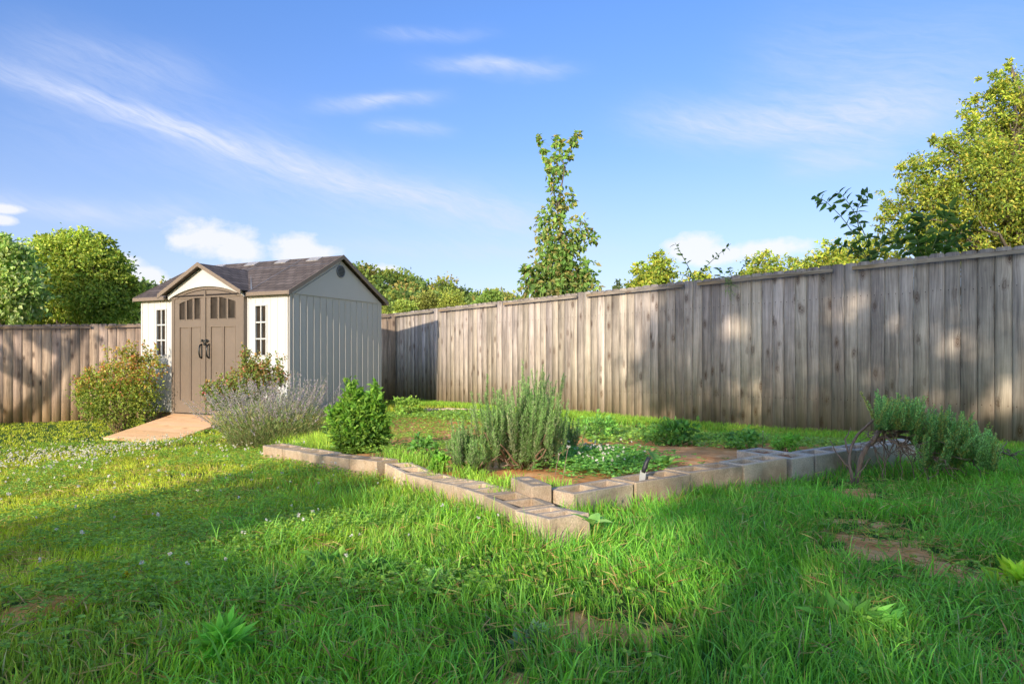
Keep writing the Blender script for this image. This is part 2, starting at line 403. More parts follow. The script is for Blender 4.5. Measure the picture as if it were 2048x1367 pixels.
# concrete
def concrete(name, c1, c2, stain):
    m, n, b, o = mat(name)
    tc = n.new('ShaderNodeTexCoord').outputs['Object']
    oi = n.new('ShaderNodeObjectInfo').outputs['Random']
    q = n.vm('ADD', tc, n.comb(n.m('MULTIPLY', oi, 40), oi, 0))
    fine = n.noise(q, 160, 4, .75); mid = n.noise(q, 14, 5, .65); big = n.noise(q, 5, 3, .6)
    c = n.ramp(mid, [(.3, c1), (.7, c2)])
    f = n.m('MULTIPLY', n.mrange(fine, .3, .7, .6, 1.25), n.m('ADD', n.m('MULTIPLY', n.m('FRACT', n.m('MULTIPLY', oi, 7.3)), .5), .66))
    c = n.mix(n.m('MULTIPLY', oi, .3), c, (.46, .41, .36))
    c = n.mix(1.0, c, n.comb(f, f, f), 'MULTIPLY')
    c = n.mix(n.m('MULTIPLY', n.mrange(big, .52, .66), .4), c, (.22, .19, .13))
    z = n.sep(tc)[2]
    c = n.mix(n.m('MULTIPLY', n.mrange(z, .0, -.17), n.mrange(big, .3, .65)), c, stain)
    n.put(b.inputs['Base Color'], c); b.inputs['Roughness'].default_value = .95; b.inputs['Specular IOR Level'].default_value = .15
    bump(n, b, n.m('ADD', fine, n.m('MULTIPLY', mid, .4)), .7, .004)
    return m
M['block'] = concrete('concrete_block', (.58, .42, .27), (.82, .64, .45), (.42, .22, .10))
M['block_grey'] = concrete('concrete_block_grey', (.52, .45, .37), (.72, .63, .52), (.34, .21, .12))
m, n, b, o = mat('soil_surface')
tc = n.new('ShaderNodeTexCoord').outputs['Object']
n.put(b.inputs['Base Color'], n.ramp(n.noise(tc, 60, 5, .7), [(.3, (.20, .09, .045)), (.7, (.46, .24, .12))])); b.inputs['Roughness'].default_value = 1
bump(n, b, n.noise(tc, 90, 4, .7), 1, .01)
M['soil'] = m
# ground: green thatch, clay where bare, soil in the bed (mask painted per vertex: r bare, g bed)
m, n, b, o = mat('ground_surface')
geo = n.new('ShaderNodeNewGeometry').outputs['Position']
at_ = n.new('ShaderNodeAttribute'); at_.attribute_name = 'Col'
s = n.sep(at_.outputs['Vector'])
a1 = n.noise(geo, 1.2, 4, .6); a2 = n.noise(geo, 45, 5, .7); a3 = n.noise(geo, 9, 4, .65); a4 = n.noise(geo, 190, 3, .7)
gr = n.ramp(a2, [(.3, (.03, .07, .014)), (.55, (.08, .15, .025)), (.75, (.15, .19, .05))])
clay = n.ramp(a3, [(.3, (.60, .22, .07)), (.5, (.90, .40, .14)), (.72, (.98, .58, .27))])
f = n.mrange(a2, .3, .72, .78, 1.2); clay = n.mix(1.0, clay, n.comb(f, f, f), 'MULTIPLY')
litter = n.mrange(a4, .60, .66)
clay = n.mix(n.m('MULTIPLY', litter, .5), clay, (.5, .4, .27))
dark = n.mrange(n.noise(geo, 2.3, 4, .6), .5, .62)
bedc = n.mix(n.m('MULTIPLY', n.m('MULTIPLY', dark, s[1]), .4), clay, (.36, .13, .05))
bare = n.mrange(n.m('ADD', s[0], n.m('MULTIPLY', n.m('SUBTRACT', a3, .5), 1.6)), .40, .62)
n.put(b.inputs['Base Color'], n.mix(bare, gr, bedc)); b.inputs['Roughness'].default_value = 1; b.inputs['Specular IOR Level'].default_value = .1
bump(n, b, n.m('ADD', n.m('ADD', a2, n.m('MULTIPLY', a3, 1.2)), n.m('MULTIPLY', a4, .2)), .5, .012)
M['ground'] = m

# ------------------------------------------------------------------ ground sheet
def axis(lo, hi, step, far):
    a = list(np.arange(lo, hi, step)); s = step; x = a[-1]
    while x < far: s *= 1.35; x += s; a.append(x)
    s = step; x = a[0]; pre = []
    while x > -far: s *= 1.35; x -= s; pre.append(x)
    return np.array(pre[::-1]+a)
gx = axis(-10.5, 6.5, .07, 900); gy = axis(.6, 15.4, .07, 900)
GX, GY = np.meshgrid(gx, gy); gzv = gz(GX, GY)
PATCH = [(G(1765, 1098), .17, .07), (G(1725, 1048), .14, .035), (G(1800, 1062), .05, .02), (G(95, 1200), .16, .07), (G(1240, 1275), .10, .03), (G(1050, 1330), .06, .03), (G(1930, 1150), .13, .05), (G(1720, 985), .10, .06), (G(2010, 1330), .06, .05), (G(1130, 1240), .08, .03)]
def bare_mask(X, Y):
    m = np.zeros(np.shape(X))
    X = X+.28*(fbm(X, Y, .13, 201)-.5); Y = Y+.40*(fbm(X, Y, .15, 202)-.5)
    for (p, rx, ry) in PATCH:
        m = np.maximum(m, np.exp(-(((X-p[0])/rx)**2+((Y-p[1])/(ry*2.6))**2)**1.5))
    sd = bed_sd(X, Y)
    return np.maximum(m, np.clip(sd/.06+.5, 0, 1))
inb = np.clip(bed_sd(GX, GY)/.06, 0, 1)
gcol = np.stack([bare_mask(GX, GY), inb, np.zeros_like(GX)], -1).reshape(-1, 3)
ny, nx = GX.shape
ii = (np.arange(ny-1)[:, None]*nx+np.arange(nx-1)[None]).ravel()
I = np.stack([ii, ii+1, ii+nx+1, ii+nx], 1).ravel()
me = np_mesh('ground', np.stack([GX, GY, gzv], -1).reshape(-1, 3), I, np.arange(len(ii))*4, np.full(len(ii), 4), gcol, smooth=True)
tag(link('ground', me, M['ground']), kind='structure')

# ------------------------------------------------------------------ shed
TH = R(24.8); ux = Vector((math.cos(TH), -math.sin(TH), 0)); uy = Vector((math.sin(TH), math.cos(TH), 0))
SW, SD = 3.137, 2.25; SR = Vector((-3.22, 9.86, 0)); SL = SR - ux*SW; SZ = CZ-.888
shed = empty('storage_shed', (SL.x, SL.y, SZ), 'cream and grey plastic garden shed with brown double doors and dark shingle roof', 'shed', rz=-TH)
def shed_local(X, Y):
    dx = np.asarray(X)-SL.x; dy = np.asarray(Y)-SL.y
    return dx*ux.x+dy*ux.y, dx*uy.x+dy*uy.y
WH = 1.80; PK = 2.46; OV = .085
slope = (PK-WH-.0)/(SD/2+OV)
DX0, DX1 = .80, 2.33; DC = (DX0+DX1)/2; DH0, DH1 = 1.80, 1.955
# front walls with fine vertical grooves
def wall_front(x0, x1, win):
    wx, hw = win; z0, z1 = .90, 1.635
    hole = [(wx-hw, z0), (wx+hw, z0), (wx+hw, z1), (wx-hw, z1)]
    w = prism('front_wall', [(x0, 0), (x1, 0), (x1, WH), (x0, WH)], 0, .03, M['cream'], shed, [hole])
    ribs = []
    x = x0+.012
    while x < x1-.02:
        if x < wx-hw-.03 or x > wx+hw+.03: ribs.append((x-.013, x+.013, -.006, .001, .0, WH))
        else: ribs.append((x-.013, x+.013, -.006, .001, .0, z0-.03)); ribs.append((x-.013, x+.013, -.006, .001, z1+.03, WH))
        x += .142
    boxes('wall_rib', ribs, .003, M['cream'], w)
    fr = empty('front_window', (0, 0, 0), None, None)
    fr.parent = shed
    f = .018
    lst = [(wx-hw-f, wx+hw+f, -.016, .02, z1-.004, z1+f), (wx-hw-f, wx+hw+f, -.016, .02, z0-f, z0+.004), (wx-hw-f, wx-hw+.004, -.016, .02, z0+.004, z1-.004), (wx+hw-.004, wx+hw+f, -.016, .02, z0+.004, z1-.004),
           (wx-.009, wx+.009, -.008, .018, z0+.004, z1-.004)]
    for k in (1, 2):
        zz = z0+(z1-z0)*k/3
        lst += [(wx-hw+.004, wx-.009, -.006, .018, zz-.011, zz+.011), (wx+.009, wx+hw-.004, -.006, .018, zz-.011, zz+.011)]
    boxes('frame', lst, .002, M['cream'], fr)
    boxes('pane', [(wx-hw, wx+hw, .02, .026, z0, z1)], 0, M['pane'], fr)
wall_front(0, DX0, (.475, .104)); wall_front(DX1, SW, (2.60, .104))
# gable side walls: sheet + narrow ribs standing proud
gz0 = WH+.055
def gable_wall(x0, x1, out):
    bm_poly = [(0, 0), (SD, 0), (SD, WH), (SD/2, PK-.02), (0, WH)]
    bm = bmesh.new()
    v0 = [bm.verts.new((x0, y, z)) for y, z in bm_poly]; v1 = [bm.verts.new((x1, y, z)) for y, z in bm_poly]
    bm.faces.new(v0); bm.faces.new(v1[::-1])
    for i in range(5): bm.faces.new((v0[i], v1[i], v1[(i+1) % 5], v0[(i+1) % 5]))
    bmesh.ops.recalc_face_normals(bm, faces=bm.faces[:])
    me = bpy.data.meshes.new('gable_wall'); bm.to_mesh(me); bm.free()
    w = link('gable_wall', me, M['side'], shed, False)
    xo = x1 if out > 0 else x0
    a, b_ = (xo-.001, xo+.014) if out > 0 else (xo-.014, xo+.001)
    ribs = [(a, b_, y, y+.016, 0, WH-.01) for y in np.arange(.07, SD-.03, .148)] + [(a, b_-.004 if out > 0 else b_, 0.0, .02, 0, WH)]
    boxes('wall_rib', ribs, .003, M['side'], w)
    # gable upper skin lapped over the panels
    bm = bmesh.new(); aa, bb = (xo, xo+.017) if out > 0 else (xo-.017, xo)
    pl = [(.10, WH+.0), (SD-.10, WH+.0), (SD/2, WH+.0+(SD/2-.10)*slope)]
    v0 = [bm.verts.new((aa, y, z)) for y, z in pl]; v1 = [bm.verts.new((bb, y, z)) for y, z in pl]
    bm.faces.new(v0); bm.faces.new(v1[::-1])
    for i in range(3): bm.faces.new((v0[i], v1[i], v1[(i+1) % 3], v0[(i+1) % 3]))
    bmesh.ops.recalc_face_normals(bm, faces=bm.faces[:])
    me = bpy.data.meshes.new('gable_panel'); bm.to_mesh(me); bm.free()
    link('gable_panel', me, M['side'], w, False)
gable_wall(SW-.03, SW, 1); gable_wall(0, .03, -1)
boxes('rear_wall', [(.03, SW-.03, SD-.03, SD, 0, WH)], 0, M['cream'], shed)
boxes('base_skid', [(.03, SW-.03, .04, .16, -.36, -.002), (.03, SW-.03, SD-.18, SD-.05, -.36, -.002), (.03, SW-.03, .9, 1.1, -.36, -.03), (.03, SW-.03, .18, SD-.2, -.028, -.004)], .005, M['stem'], shed)
# main roof slabs
def slab(name, quad, uvq, th, mat_, parent):
    q = [Vector(p) for p in quad]; nrm = (q[1]-q[0]).cross(q[2]-q[1]).normalized()
    if nrm.z < 0: nrm = -nrm
    lo = [p-nrm*th for p in q]; k = len(q); pl = [q, lo[::-1]]; uvs = [uvq, uvq[::-1]]
    for i in range(k):
        j = (i+1) % k; pl.append([q[i], lo[i], lo[j], q[j]]); uvs.append([uvq[i], uvq[i], uvq[j], uvq[j]])
    o = polys(name, pl, mat_, parent, uvs)
    bm = bmesh.new(); bm.from_mesh(o.data); bmesh.ops.remove_doubles(bm, verts=bm.verts[:], dist=1e-5); bmesh.ops.recalc_face_normals(bm, faces=bm.faces[:]); bm.to_mesh(o.data); bm.free()
    return o
XA, XB = -.07, SW+.07
def zr(y): return WH+.03+(y+OV)*slope
sl = math.hypot(SD/2+OV, (SD/2+OV)*slope)
roof = slab('roof', [(XA, -OV, zr(-OV)), (XB, -OV, zr(-OV)), (XB, SD/2, zr(SD/2)), (XA, SD/2, zr(SD/2))], [(0, 0), (XB-XA, 0), (XB-XA, sl), (0, sl)], .02, M['roof'], shed)
slab('rear_slope', [(XA, SD+OV, zr(-OV)), (XB, SD+OV, zr(-OV)), (XB, SD/2, zr(SD/2)), (XA, SD/2, zr(SD/2))], [(0, 0), (XB-XA, 0), (XB-XA, sl), (0, sl)], .02, M['roof'], roof)
# panel seams, ridge cap, skylights, fascia, rake trim
rn = Vector((0, -slope, 1)).normalized(); rd = Vector((0, 1, slope)).normalized()
def onroof(x, s, lift): return Vector((x, -OV, zr(-OV)))+rd*s+rn*lift
seams = []
for x in (XA+.8, XA+1.62, XB-.80):
    seams.append([onroof(x-.006, .02, .007), onroof(x+.006, .02, .007), onroof(x+.006, sl-.05, .007), onroof(x-.006, sl-.05, .007)])
seams.append([onroof(XA+.02, sl*.74, .006), onroof(XB-.02, sl*.74, .006), onroof(XB-.02, sl*.74+.012, .006), onroof(XA+.02, sl*.74+.012, .006)])
polys('roof_seam', seams, M['vent'], roof)
for fx in (.20, .435, .64, .845):
    x = XA+(XB-XA)*fx
    q = [onroof(x-.12, sl-.17, .012), onroof(x+.12, sl-.17, .012), onroof(x+.12, sl-.02, .012), onroof(x-.12, sl-.02, .012)]
    slab('skylight', q, [(0, 0)]*4, .01, M['sky_panel'], roof)
def bar_y(name, x0, x1, y0, za, y1, zb, up, dn, mat_, parent):   # beam following a slope in the y-z plane
    pl = [(y0, za+up), (y1, zb+up), (y1, zb-dn), (y0, za-dn)]
    bm = bmesh.new(); v0 = [bm.verts.new((x0, y, z)) for y, z in pl]; v1 = [bm.verts.new((x1, y, z)) for y, z in pl]
    bm.faces.new(v0); bm.faces.new(v1[::-1])
    for i in range(4): bm.faces.new((v0[i], v1[i], v1[(i+1) % 4], v0[(i+1) % 4]))
    bmesh.ops.recalc_face_normals(bm, faces=bm.faces[:])
    me = bpy.data.meshes.new(name); bm.to_mesh(me); bm.free(); return link(name, me, mat_, parent, False)
for x0, x1 in ((XB, XB+.016), (XA-.016, XA)):
    bar_y('rake_trim', x0, x1, -OV-.012, zr(-OV-.012), SD/2, zr(SD/2), .008, .055, M['trim'], roof)
    bar_y('rake_trim', x0, x1, SD/2, zr(SD/2), SD+OV+.012, zr(-OV-.012), .008, .055, M['trim'], roof)
for xa, xb in ((XA, DX0-.11), (DX1+.05, XB)): boxes('fascia', [(xa, xb, -OV-.016, -OV-.001, WH-.025, WH+.032)], .004, M['trim'], roof)
boxes('fascia', [(XA, XB, SD+OV+.001, SD+OV+.016, WH-.025, WH+.032)], .004, M['trim'], roof)
boxes('soffit', [(XA, XB, -OV+.002, -.002, WH-.012, WH-.002)], 0, M['trim'], roof)
# dormer over the doors
dA, dB = DX0-.13, DX1+.06; dC = (dA+dB)/2; dZ = 1.86; dPk = 2.30; yf = -.20
def ymeet(z): return (z-WH-.03)/slope-OV
for sgn, xe in ((-1, dA), (1, dB)):
    q = [(xe, yf, dZ), (dC, yf, dPk), (dC, ymeet(dPk)+.03, dPk), (xe, ymeet(dZ)+.02, dZ)]
    L1 = math.hypot(xe-dC, dPk-dZ); yb = ymeet(dPk)
    d = slab('dormer_roof', q, [(0, 0), (0, L1), (yb-yf, L1), (ymeet(dZ)-yf, 0)], .02, M['roof'], shed)
    # front trim following the slope
    pl = [(xe-sgn*-.02, dZ-.055-.01), (dC, dPk-.05), (dC, dPk+.012), (xe+sgn*.02, dZ-.0)]
    prism('dormer_trim', [(x, z) for x, z in pl], yf-.018, yf-.001, M['trim'], d)
    # valley flashing
    a0 = Vector((dC, ymeet(dPk)+.03, dPk+.008)); a1 = Vector((xe+sgn*.015, ymeet(dZ)+.02, dZ+.012))
    if sgn > 0: polys('valley_flashing', [[a0, a1, a1+Vector((.028, .0, .006)), a0+Vector((.028, 0, .006))]], M['vent'], d)
# door bay: surround, gable infill with arched underside
yb_ = -.075
arch = [(DX0+(DX1-DX0)*t, DH0+(DH1-DH0)*(1-(2*t-1)**2)) for t in np.linspace(0, 1, 17)]
prism('arch_panel', [(DX0-.035, DH0-.03)]+[(x, z+.0) for x, z in arch]+[(DX1+.035, DH0-.03), (dB-.075, dZ-.01), (dC, dPk-.03), (dA+.075, dZ-.01)], yb_-.03, 0.06, M['cream'], shed)
boxes('arch_lip', [(DX0-.03, DX1+.03, .061, .09, 1.78, 1.9)], 0, M['cream'], shed)
fw = .062
archi = [(x, z-.035) for x, z in arch]
prism('door_frame', [(DX0, 0), (DX0+fw, 0), (DX0+fw, DH0-.03)]+[(x, z-.045) for x, z in arch[1:-1] if DX0+fw < x < DX1-fw]+[(DX1-fw, DH0-.03), (DX1-fw, 0), (DX1, 0), (DX1, DH0-.0)]+[(x, z-.001) for x, z in arch[::-1][1:-1]]+[(DX0, DH0)], yb_, .0, M['taupe'], shed)
boxes('door_sill', [(DX0+.01, DX1-.01, yb_-.02, .0, -.045, -.004)], .004, M['trim'], shed)
def arcz(x): t = (x-DX0)/(DX1-DX0); return DH0+(DH1-DH0)*(1-(2*t-1)**2)-.05
def door(x0, x1, hx):
    wins = []; w = x1-x0; a = .105
    ww = (w-2*a-2*.035)/3
    top = [(x, arcz(x)-.004) for x in np.linspace(x0, x1, 9)]
    for k in range(3):
        xa = x0+a+k*(ww+.035); xb = xa+ww
        wins.append([(xa, 1.455), (xb, 1.455), (xb, arcz(xb)-.10), (xa, arcz(xa)-.10)])
    pans = []; pw = (w-2*a-.03)/2
    for k in range(2):
        xa = x0+a+k*(pw+.03); pans.append([(xa, .20), (xa+pw, .20), (xa+pw, 1.345), (xa, 1.345)])
    d = prism('door', [(x0, .008), (x1, .008)]+top[::-1], yb_+.006, yb_+.03, M['taupe'], shed, wins+pans)
    for p in pans:
        xs = [q[0] for q in p]; zs = [q[1] for q in p]
        boxes('door_panel', [(min(xs)-.001, max(xs)+.001, yb_+.02, yb_+.027, min(zs)-.001, max(zs)+.001), ], 0, M['taupe'], d)
        boxes('panel_bead', [(min(xs), min(xs)+.008, yb_+.002, yb_+.0195, min(zs), max(zs)), (max(xs)-.008, max(xs), yb_+.002, yb_+.0195, min(zs), max(zs)), (min(xs)+.008, max(xs)-.008, yb_+.002, yb_+.0195, max(zs)-.008, max(zs))], 0, M['trim'], d)
    for p in wins:
        q = prism('pane', p, yb_+.02, yb_+.026, M['pane'], d)
        xs = [v[0] for v in p]
        boxes('pane_frame', [(xs[0]-.004, xs[0]+.005, yb_, yb_+.019, 1.455, p[3][1]), (xs[1]-.005, xs[1]+.004, yb_, yb_+.019, 1.455, p[2][1]), (xs[0], xs[1], yb_, yb_+.019, 1.448, 1.46)], 0, M['taupe'], d)
    # bow handle
    pts = [(hx, yb_+.004, .86), (hx, yb_-.03, .875), (hx, yb_-.045, .92), (hx, yb_-.048, .965), (hx, yb_-.045, 1.01), (hx, yb_-.03, 1.055), (hx, yb_+.004, 1.07)]
    me = tubes('handle', [(np.array(pts), np.array([.014, .013, .012, .012, .012, .013, .014]))], 8); link('handle', me, M['black'], d, False)
    bx = -.022 if hx < DC else .0
    boxes('handle_plate', [(hx-.012, hx+.012, yb_, yb_+.006, .85, 1.08)], .002, M['black'], d)
    return d
seam = DC-.03
dl = door(DX0+fw+.003, seam-.002, seam-.075); dr = door(seam+.004, DX1-fw-.003, seam+.085)
boxes('door_astragal', [(seam-.016, seam+.018, yb_-.012, yb_+.004, .01, 1.89)], .003, M['taupe'], dl)
boxes('latch', [(seam-.06, seam+.085, yb_-.022, yb_-.013, 1.115, 1.135), (seam+.03, seam+.06, yb_-.03, yb_-.013, 1.10, 1.15), (seam-.055, seam-.035, yb_-.03, yb_-.004, 1.105, 1.145)], .002, M['black'], dl)
boxes('padlock', [(seam-.004, seam+.03, yb_-.034, yb_-.023, 1.055, 1.10)], .004, M['black'], dl)
# round vent
vy, vz = SD/2, 2.235
bm = bmesh.new()
bmesh.ops.create_cone(bm, cap_ends=True, segments=32, radius1=.098, radius2=.098, depth=.012, matrix=Matrix.Translation((SW+.022, vy, vz)) @ Matrix.Rotation(R(90), 4, 'Y'))
me = bpy.data.meshes.new('gable_vent'); bm.to_mesh(me); bm.free(); v = link('gable_vent', me, M['vent'], shed, False)
ls = []
for k in range(-3, 4):
    z = vz+k*.022; hw = math.sqrt(max(.078**2-(k*.022)**2, 0)); ls.append((SW+.0285, SW+.036, vy-hw, vy+hw, z-.006, z+.006))
boxes('louvre', ls, .001, M['black'], v)
a = np.linspace(0, 2*np.pi, 33); me = tubes('vent_ring', [(np.stack([np.full(33, SW+.03), vy+.09*np.cos(a), vz+.09*np.sin(a)], 1), np.full(33, .009))], 6); link('vent_ring', me, M['vent'], v, False)

# ------------------------------------------------------------------ plank UV boards
def boards_mesh(name, boards, smooth=False):
    """boards: list of (origin, along u (width) vec, up v vec, normal, width, height, thick, rnd1, rnd2, cup, ear)"""
    V = []; I = []; T = []; C = []; UV = []; 
    for (o, eu, ev, en, w, h, th, r1, r2, cup, ear) in boards:
        b = len(V); us = (0, .5, 1)
        prof = [(0, 0), (w, 0), (w, h-ear), (w-ear*1.2, h), (ear*1.2, h), (0, h-ear)] if ear else [(0, 0), (w, 0), (w, h*.6), (w, h), (0, h), (0, h*.6)]
        fr = [o+eu*x+ev*z for x, z in prof]; bk = [p-en*th for p in fr]
        mid0 = o+eu*(w/2)+en*cup; mid1 = o+eu*(w/2)+ev*h+en*cup
        V += fr+bk+[mid0, mid1]
        C += [(r1, r2, z/h) for x, z in prof]*2+[(r1, r2, 0), (r1, r2, 1)]
        pu = [(r1*20+x, z+r2*9) for x, z in prof]; um0 = (r1*20+w/2, r2*9); um1 = (r1*20+w/2, h+r2*9)
        f1 = [5, 0, 12, 13, 4]; f2 = [12, 1, 2, 3, 13]
        for f in (f1, f2):
            I += [b+k for k in f]; T.append(5); UV += [pu[k] if k < 6 else (um0 if k == 12 else um1) for k in f]
        I += [b+11, b+10, b+9, b+8, b+7, b+6]; T.append(6); UV += [pu[k] for k in (5, 4, 3, 2, 1, 0)]
        for k in range(6):
            j = (k+1) % 6
            if k == 0:
                I += [b, b+6, b+7, b+1, b+12]; T.append(5); UV += [pu[0], pu[0], pu[1], pu[1], um0]
            elif k == 3:
                I += [b+3, b+9, b+10, b+4, b+13]; T.append(5); UV += [pu[3], pu[3], pu[4], pu[4], um1]
            else:
                I += [b+k, b+6+k, b+6+j, b+j]; T.append(4); UV += [pu[k], pu[k], pu[j], pu[j]]
    T = np.array(T)
    return np_mesh(name, np.array(V), np.array(I), np.concatenate([[0], np.cumsum(T)[:-1]]), T, np.array(C, float), np.array(UV), smooth)

def fence(name, label, a, b, panel, npk, top0, m, hfun, toward):
    """a to b in plan; top and bottom from functions of distance"""
    a = np.array(a, float); b = np.array(b, float); L = np.linalg.norm(b-a); e = (b-a)/L
    nrm = np.array([e[1], -e[0], 0.0]); nrm = nrm if nrm[:2] @ toward > 0 else -nrm
    e3 = np.array([e[0], e[1], 0.0]); up = np.array([0, 0, 1.0])
    z0 = hfun(0)[0]
    root = empty(name, (a[0], a[1], z0), label, 'fence')
    s = 0; k = 0
    while s < L-.05:
        pl = []; w = panel/npk
        for i in range(npk):
            t = s+i*w
            if t+w > L: break
            zb, zt = hfun(t+w/2)
            hgt = zt-zb+random.uniform(-.008, .006)
            tw = random.uniform(-.012, .012); lean = random.uniform(-.0012, .0012)
            eu = e3+nrm*tw; ev = up+e3*lean
            o = np.array([a[0]+e[0]*t, a[1]+e[1]*t, zb])+nrm*random.uniform(-.002, .003)
            pl.append((o, eu, ev, nrm, w-random.uniform(.0025, .005), hgt, .018, random.random(), random.random(), random.choice([-1, 1, 1])*random.uniform(.003, .008), .018))
        if pl:
            p = link('fence_panel', boards_mesh('fence_panel', pl, True), m, root)
            n_ = len(pl); ta = s+w*.75; tb = s+(n_-.75)*w
            if n_ > 3:
                def q(t, off): zb, zt = hfun(t); return np.array([a[0]+e[0]*t, a[1]+e[1]*t, zt-off])
                A = q(ta, .085)+nrm*.022; B = q(tb, .085)+nrm*.022; eu = (B-A); Lr = np.linalg.norm(eu)
                link('top_rail', boards_mesh('top_rail', [(A, up, eu/Lr, -nrm, .042, Lr, -.001, random.random(), .25, -.0, 0), (A+nrm*.018, up, eu/Lr, -nrm, .042, Lr, .018, random.random(), .0, 0.0, 0)][1:]), m, root)
                for fr in (.2, .8):
                    A = q(s, 1.9*fr+.05)-nrm*.056; B = q(s+n_*w, 1.9*fr+.05)-nrm*.056; eu = B-A; Lr = np.linalg.norm(eu)
                    link('back_rail', boards_mesh('back_rail', [(A, up, eu/Lr, nrm, .085, Lr, .037, random.random(), .4, 0.0, 0)]), m, root)
        zb, zt = hfun(s)
        o = np.array([a[0]+e[0]*s, a[1]+e[1]*s, zb-.2])-nrm*.1-e3*.045
        link('post', boards_mesh('post', [(o, e3, up, nrm, .09, zt-zb+.18, .09, random.random(), .4, 0.0, 0)]), m, root)
        s += panel; k += 1
    return root
# right-hand fence: surveyed points (plan position, drop of foot, drop of top)
fp = []
for px in (765, 875, 1006, 1173, 1392, 1688, 2048):
    hp = 191+.1825*(px-880); d = F*1.9/hp
    yb = 806+.0745*(px-880)*1.0; yt = yb-hp
    if px == 765: yb = 799
    fp.append(((px-CX)/F*d, d, CZ-(yb-HY)/F*d, CZ-(yt-HY)/F*d))
fp = np.array(fp)
A = np.array([fp[1][0], fp[1][1]]); E = np.array([fp[6][0], fp[6][1]])-A; E /= np.linalg.norm(E)
ss = (fp[:, :2]-A) @ E
def hr(t):      # t measured from the far end
    s = t+S0
    zb = np.interp(s, ss, fp[:, 2]); zt = zb+1.9+.0*s
    return zb-.0, zt
S0 = -2.04*1.0-.02
a0 = A+E*S0
PANEL = 1.985
S0 = -PANEL; a0 = A+E*S0
fence('wooden_fence', 'weathered grey picket fence running from behind the shed to the right', a0, a0+E*PANEL*9, PANEL, 14, 0, M['fence'], hr, np.array([-1, -1]))
# left-hand fence
lf = []
for px, hp, yb in ((-560, 216, 866), (0, 198, 847), (160, 193, 841), (280, 190, 837)):
    d = F*1.9/hp; lf.append(((px-CX)/F*d, d, CZ-(yb-HY)/F*d))
lf = np.array(lf); A2 = lf[1][:2]; E2 = lf[3][:2]-A2; E2 /= np.linalg.norm(E2); s2 = (lf[:, :2]-A2) @ E2
corner_t = None
# meet the other fence behind the shed
Mx = np.array([[E2[0], -E[0]], [E2[1], -E[1]]]); sol = np.linalg.solve(Mx, a0-A2)
endL = A2+E2*sol[0]
def hl(t):
    s = t+s2[0]; zb = np.interp(s, list(s2)+[sol[0]], list(lf[:, 2])+[fp[0][2]]); return zb, zb+1.9
tot = sol[0]-s2[0]
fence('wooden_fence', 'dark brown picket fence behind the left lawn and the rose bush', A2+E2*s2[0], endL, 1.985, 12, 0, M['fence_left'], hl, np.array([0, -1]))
# short return closing the corner behind the shed
if sol[1] < 0:
    cz = CZ-.93
    fence('wooden_fence', 'short weathered fence return hidden behind the back of the shed', endL, a0, 1.985, 14, 0, M['fence'], lambda t: (fp[0][2], fp[0][2]+1.9), np.array([-1, -1]))

# ------------------------------------------------------------------ ramp
rt = uy*(-.10); c0 = SL+ux*(DC+.0)+uy*(-.11)
Lr = 1.16; c1 = c0-uy*Lr
zt = SZ-.01; zb = gz(c1.x, c1.y)+.03
ramp = empty('wooden_ramp', (c1.x, c1.y, zb-.03), 'warm pine plank ramp leading up to the shed doors', 'ramp')
bl = []
npl = 9; dirv = np.array([c1.x-c0.x, c1.y-c0.y, zb-zt]); LL = np.linalg.norm(dirv); dirv /= LL
eu = dirv; ev = np.array([ux.x, ux.y, 0.0]); en = np.cross(eu, ev); en = en if en[2] > 0 else -en
hw = .66
for k in range(npl):
    o = np.array([c0.x, c0.y, zt])+eu*(LL/npl*k)-ev*(hw+random.uniform(-.006, .006))+en*random.uniform(0, .0004)
    bl.append((o, eu, ev, en, LL/npl-.0012, 2*hw+random.uniform(-.01, .01), .03, random.random(), random.uniform(.5, .9), .0003, 0))
link('deck_boards', boards_mesh('deck_boards', bl), M['ramp'], ramp)
for sx in (-hw+.03, -.02, hw-.07):
    o0 = np.array([c0.x, c0.y, zt])+ev*sx-en*.034
    pts = [o0, o0+eu*LL*.98, ]
    me = bpy.data.meshes.new('stringer')
    dn = .3
    V = []
    for off in (0, .04):
        V += [tuple(pts[0]+ev*off), tuple(pts[1]+ev*off), (pts[1][0]+ev[0]*off, pts[1][1]+ev[1]*off, pts[1][2]-.05), (pts[0][0]+ev[0]*off, pts[0][1]+ev[1]*off, pts[0][2]-.40)]
    me.from_pydata(V, [], [(0, 1, 2, 3), (7, 6, 5, 4), (0, 4, 5, 1), (1, 5, 6, 2), (2, 6, 7, 3), (3, 7, 4, 0)])
    link('stringer', me, M['stem'], ramp)

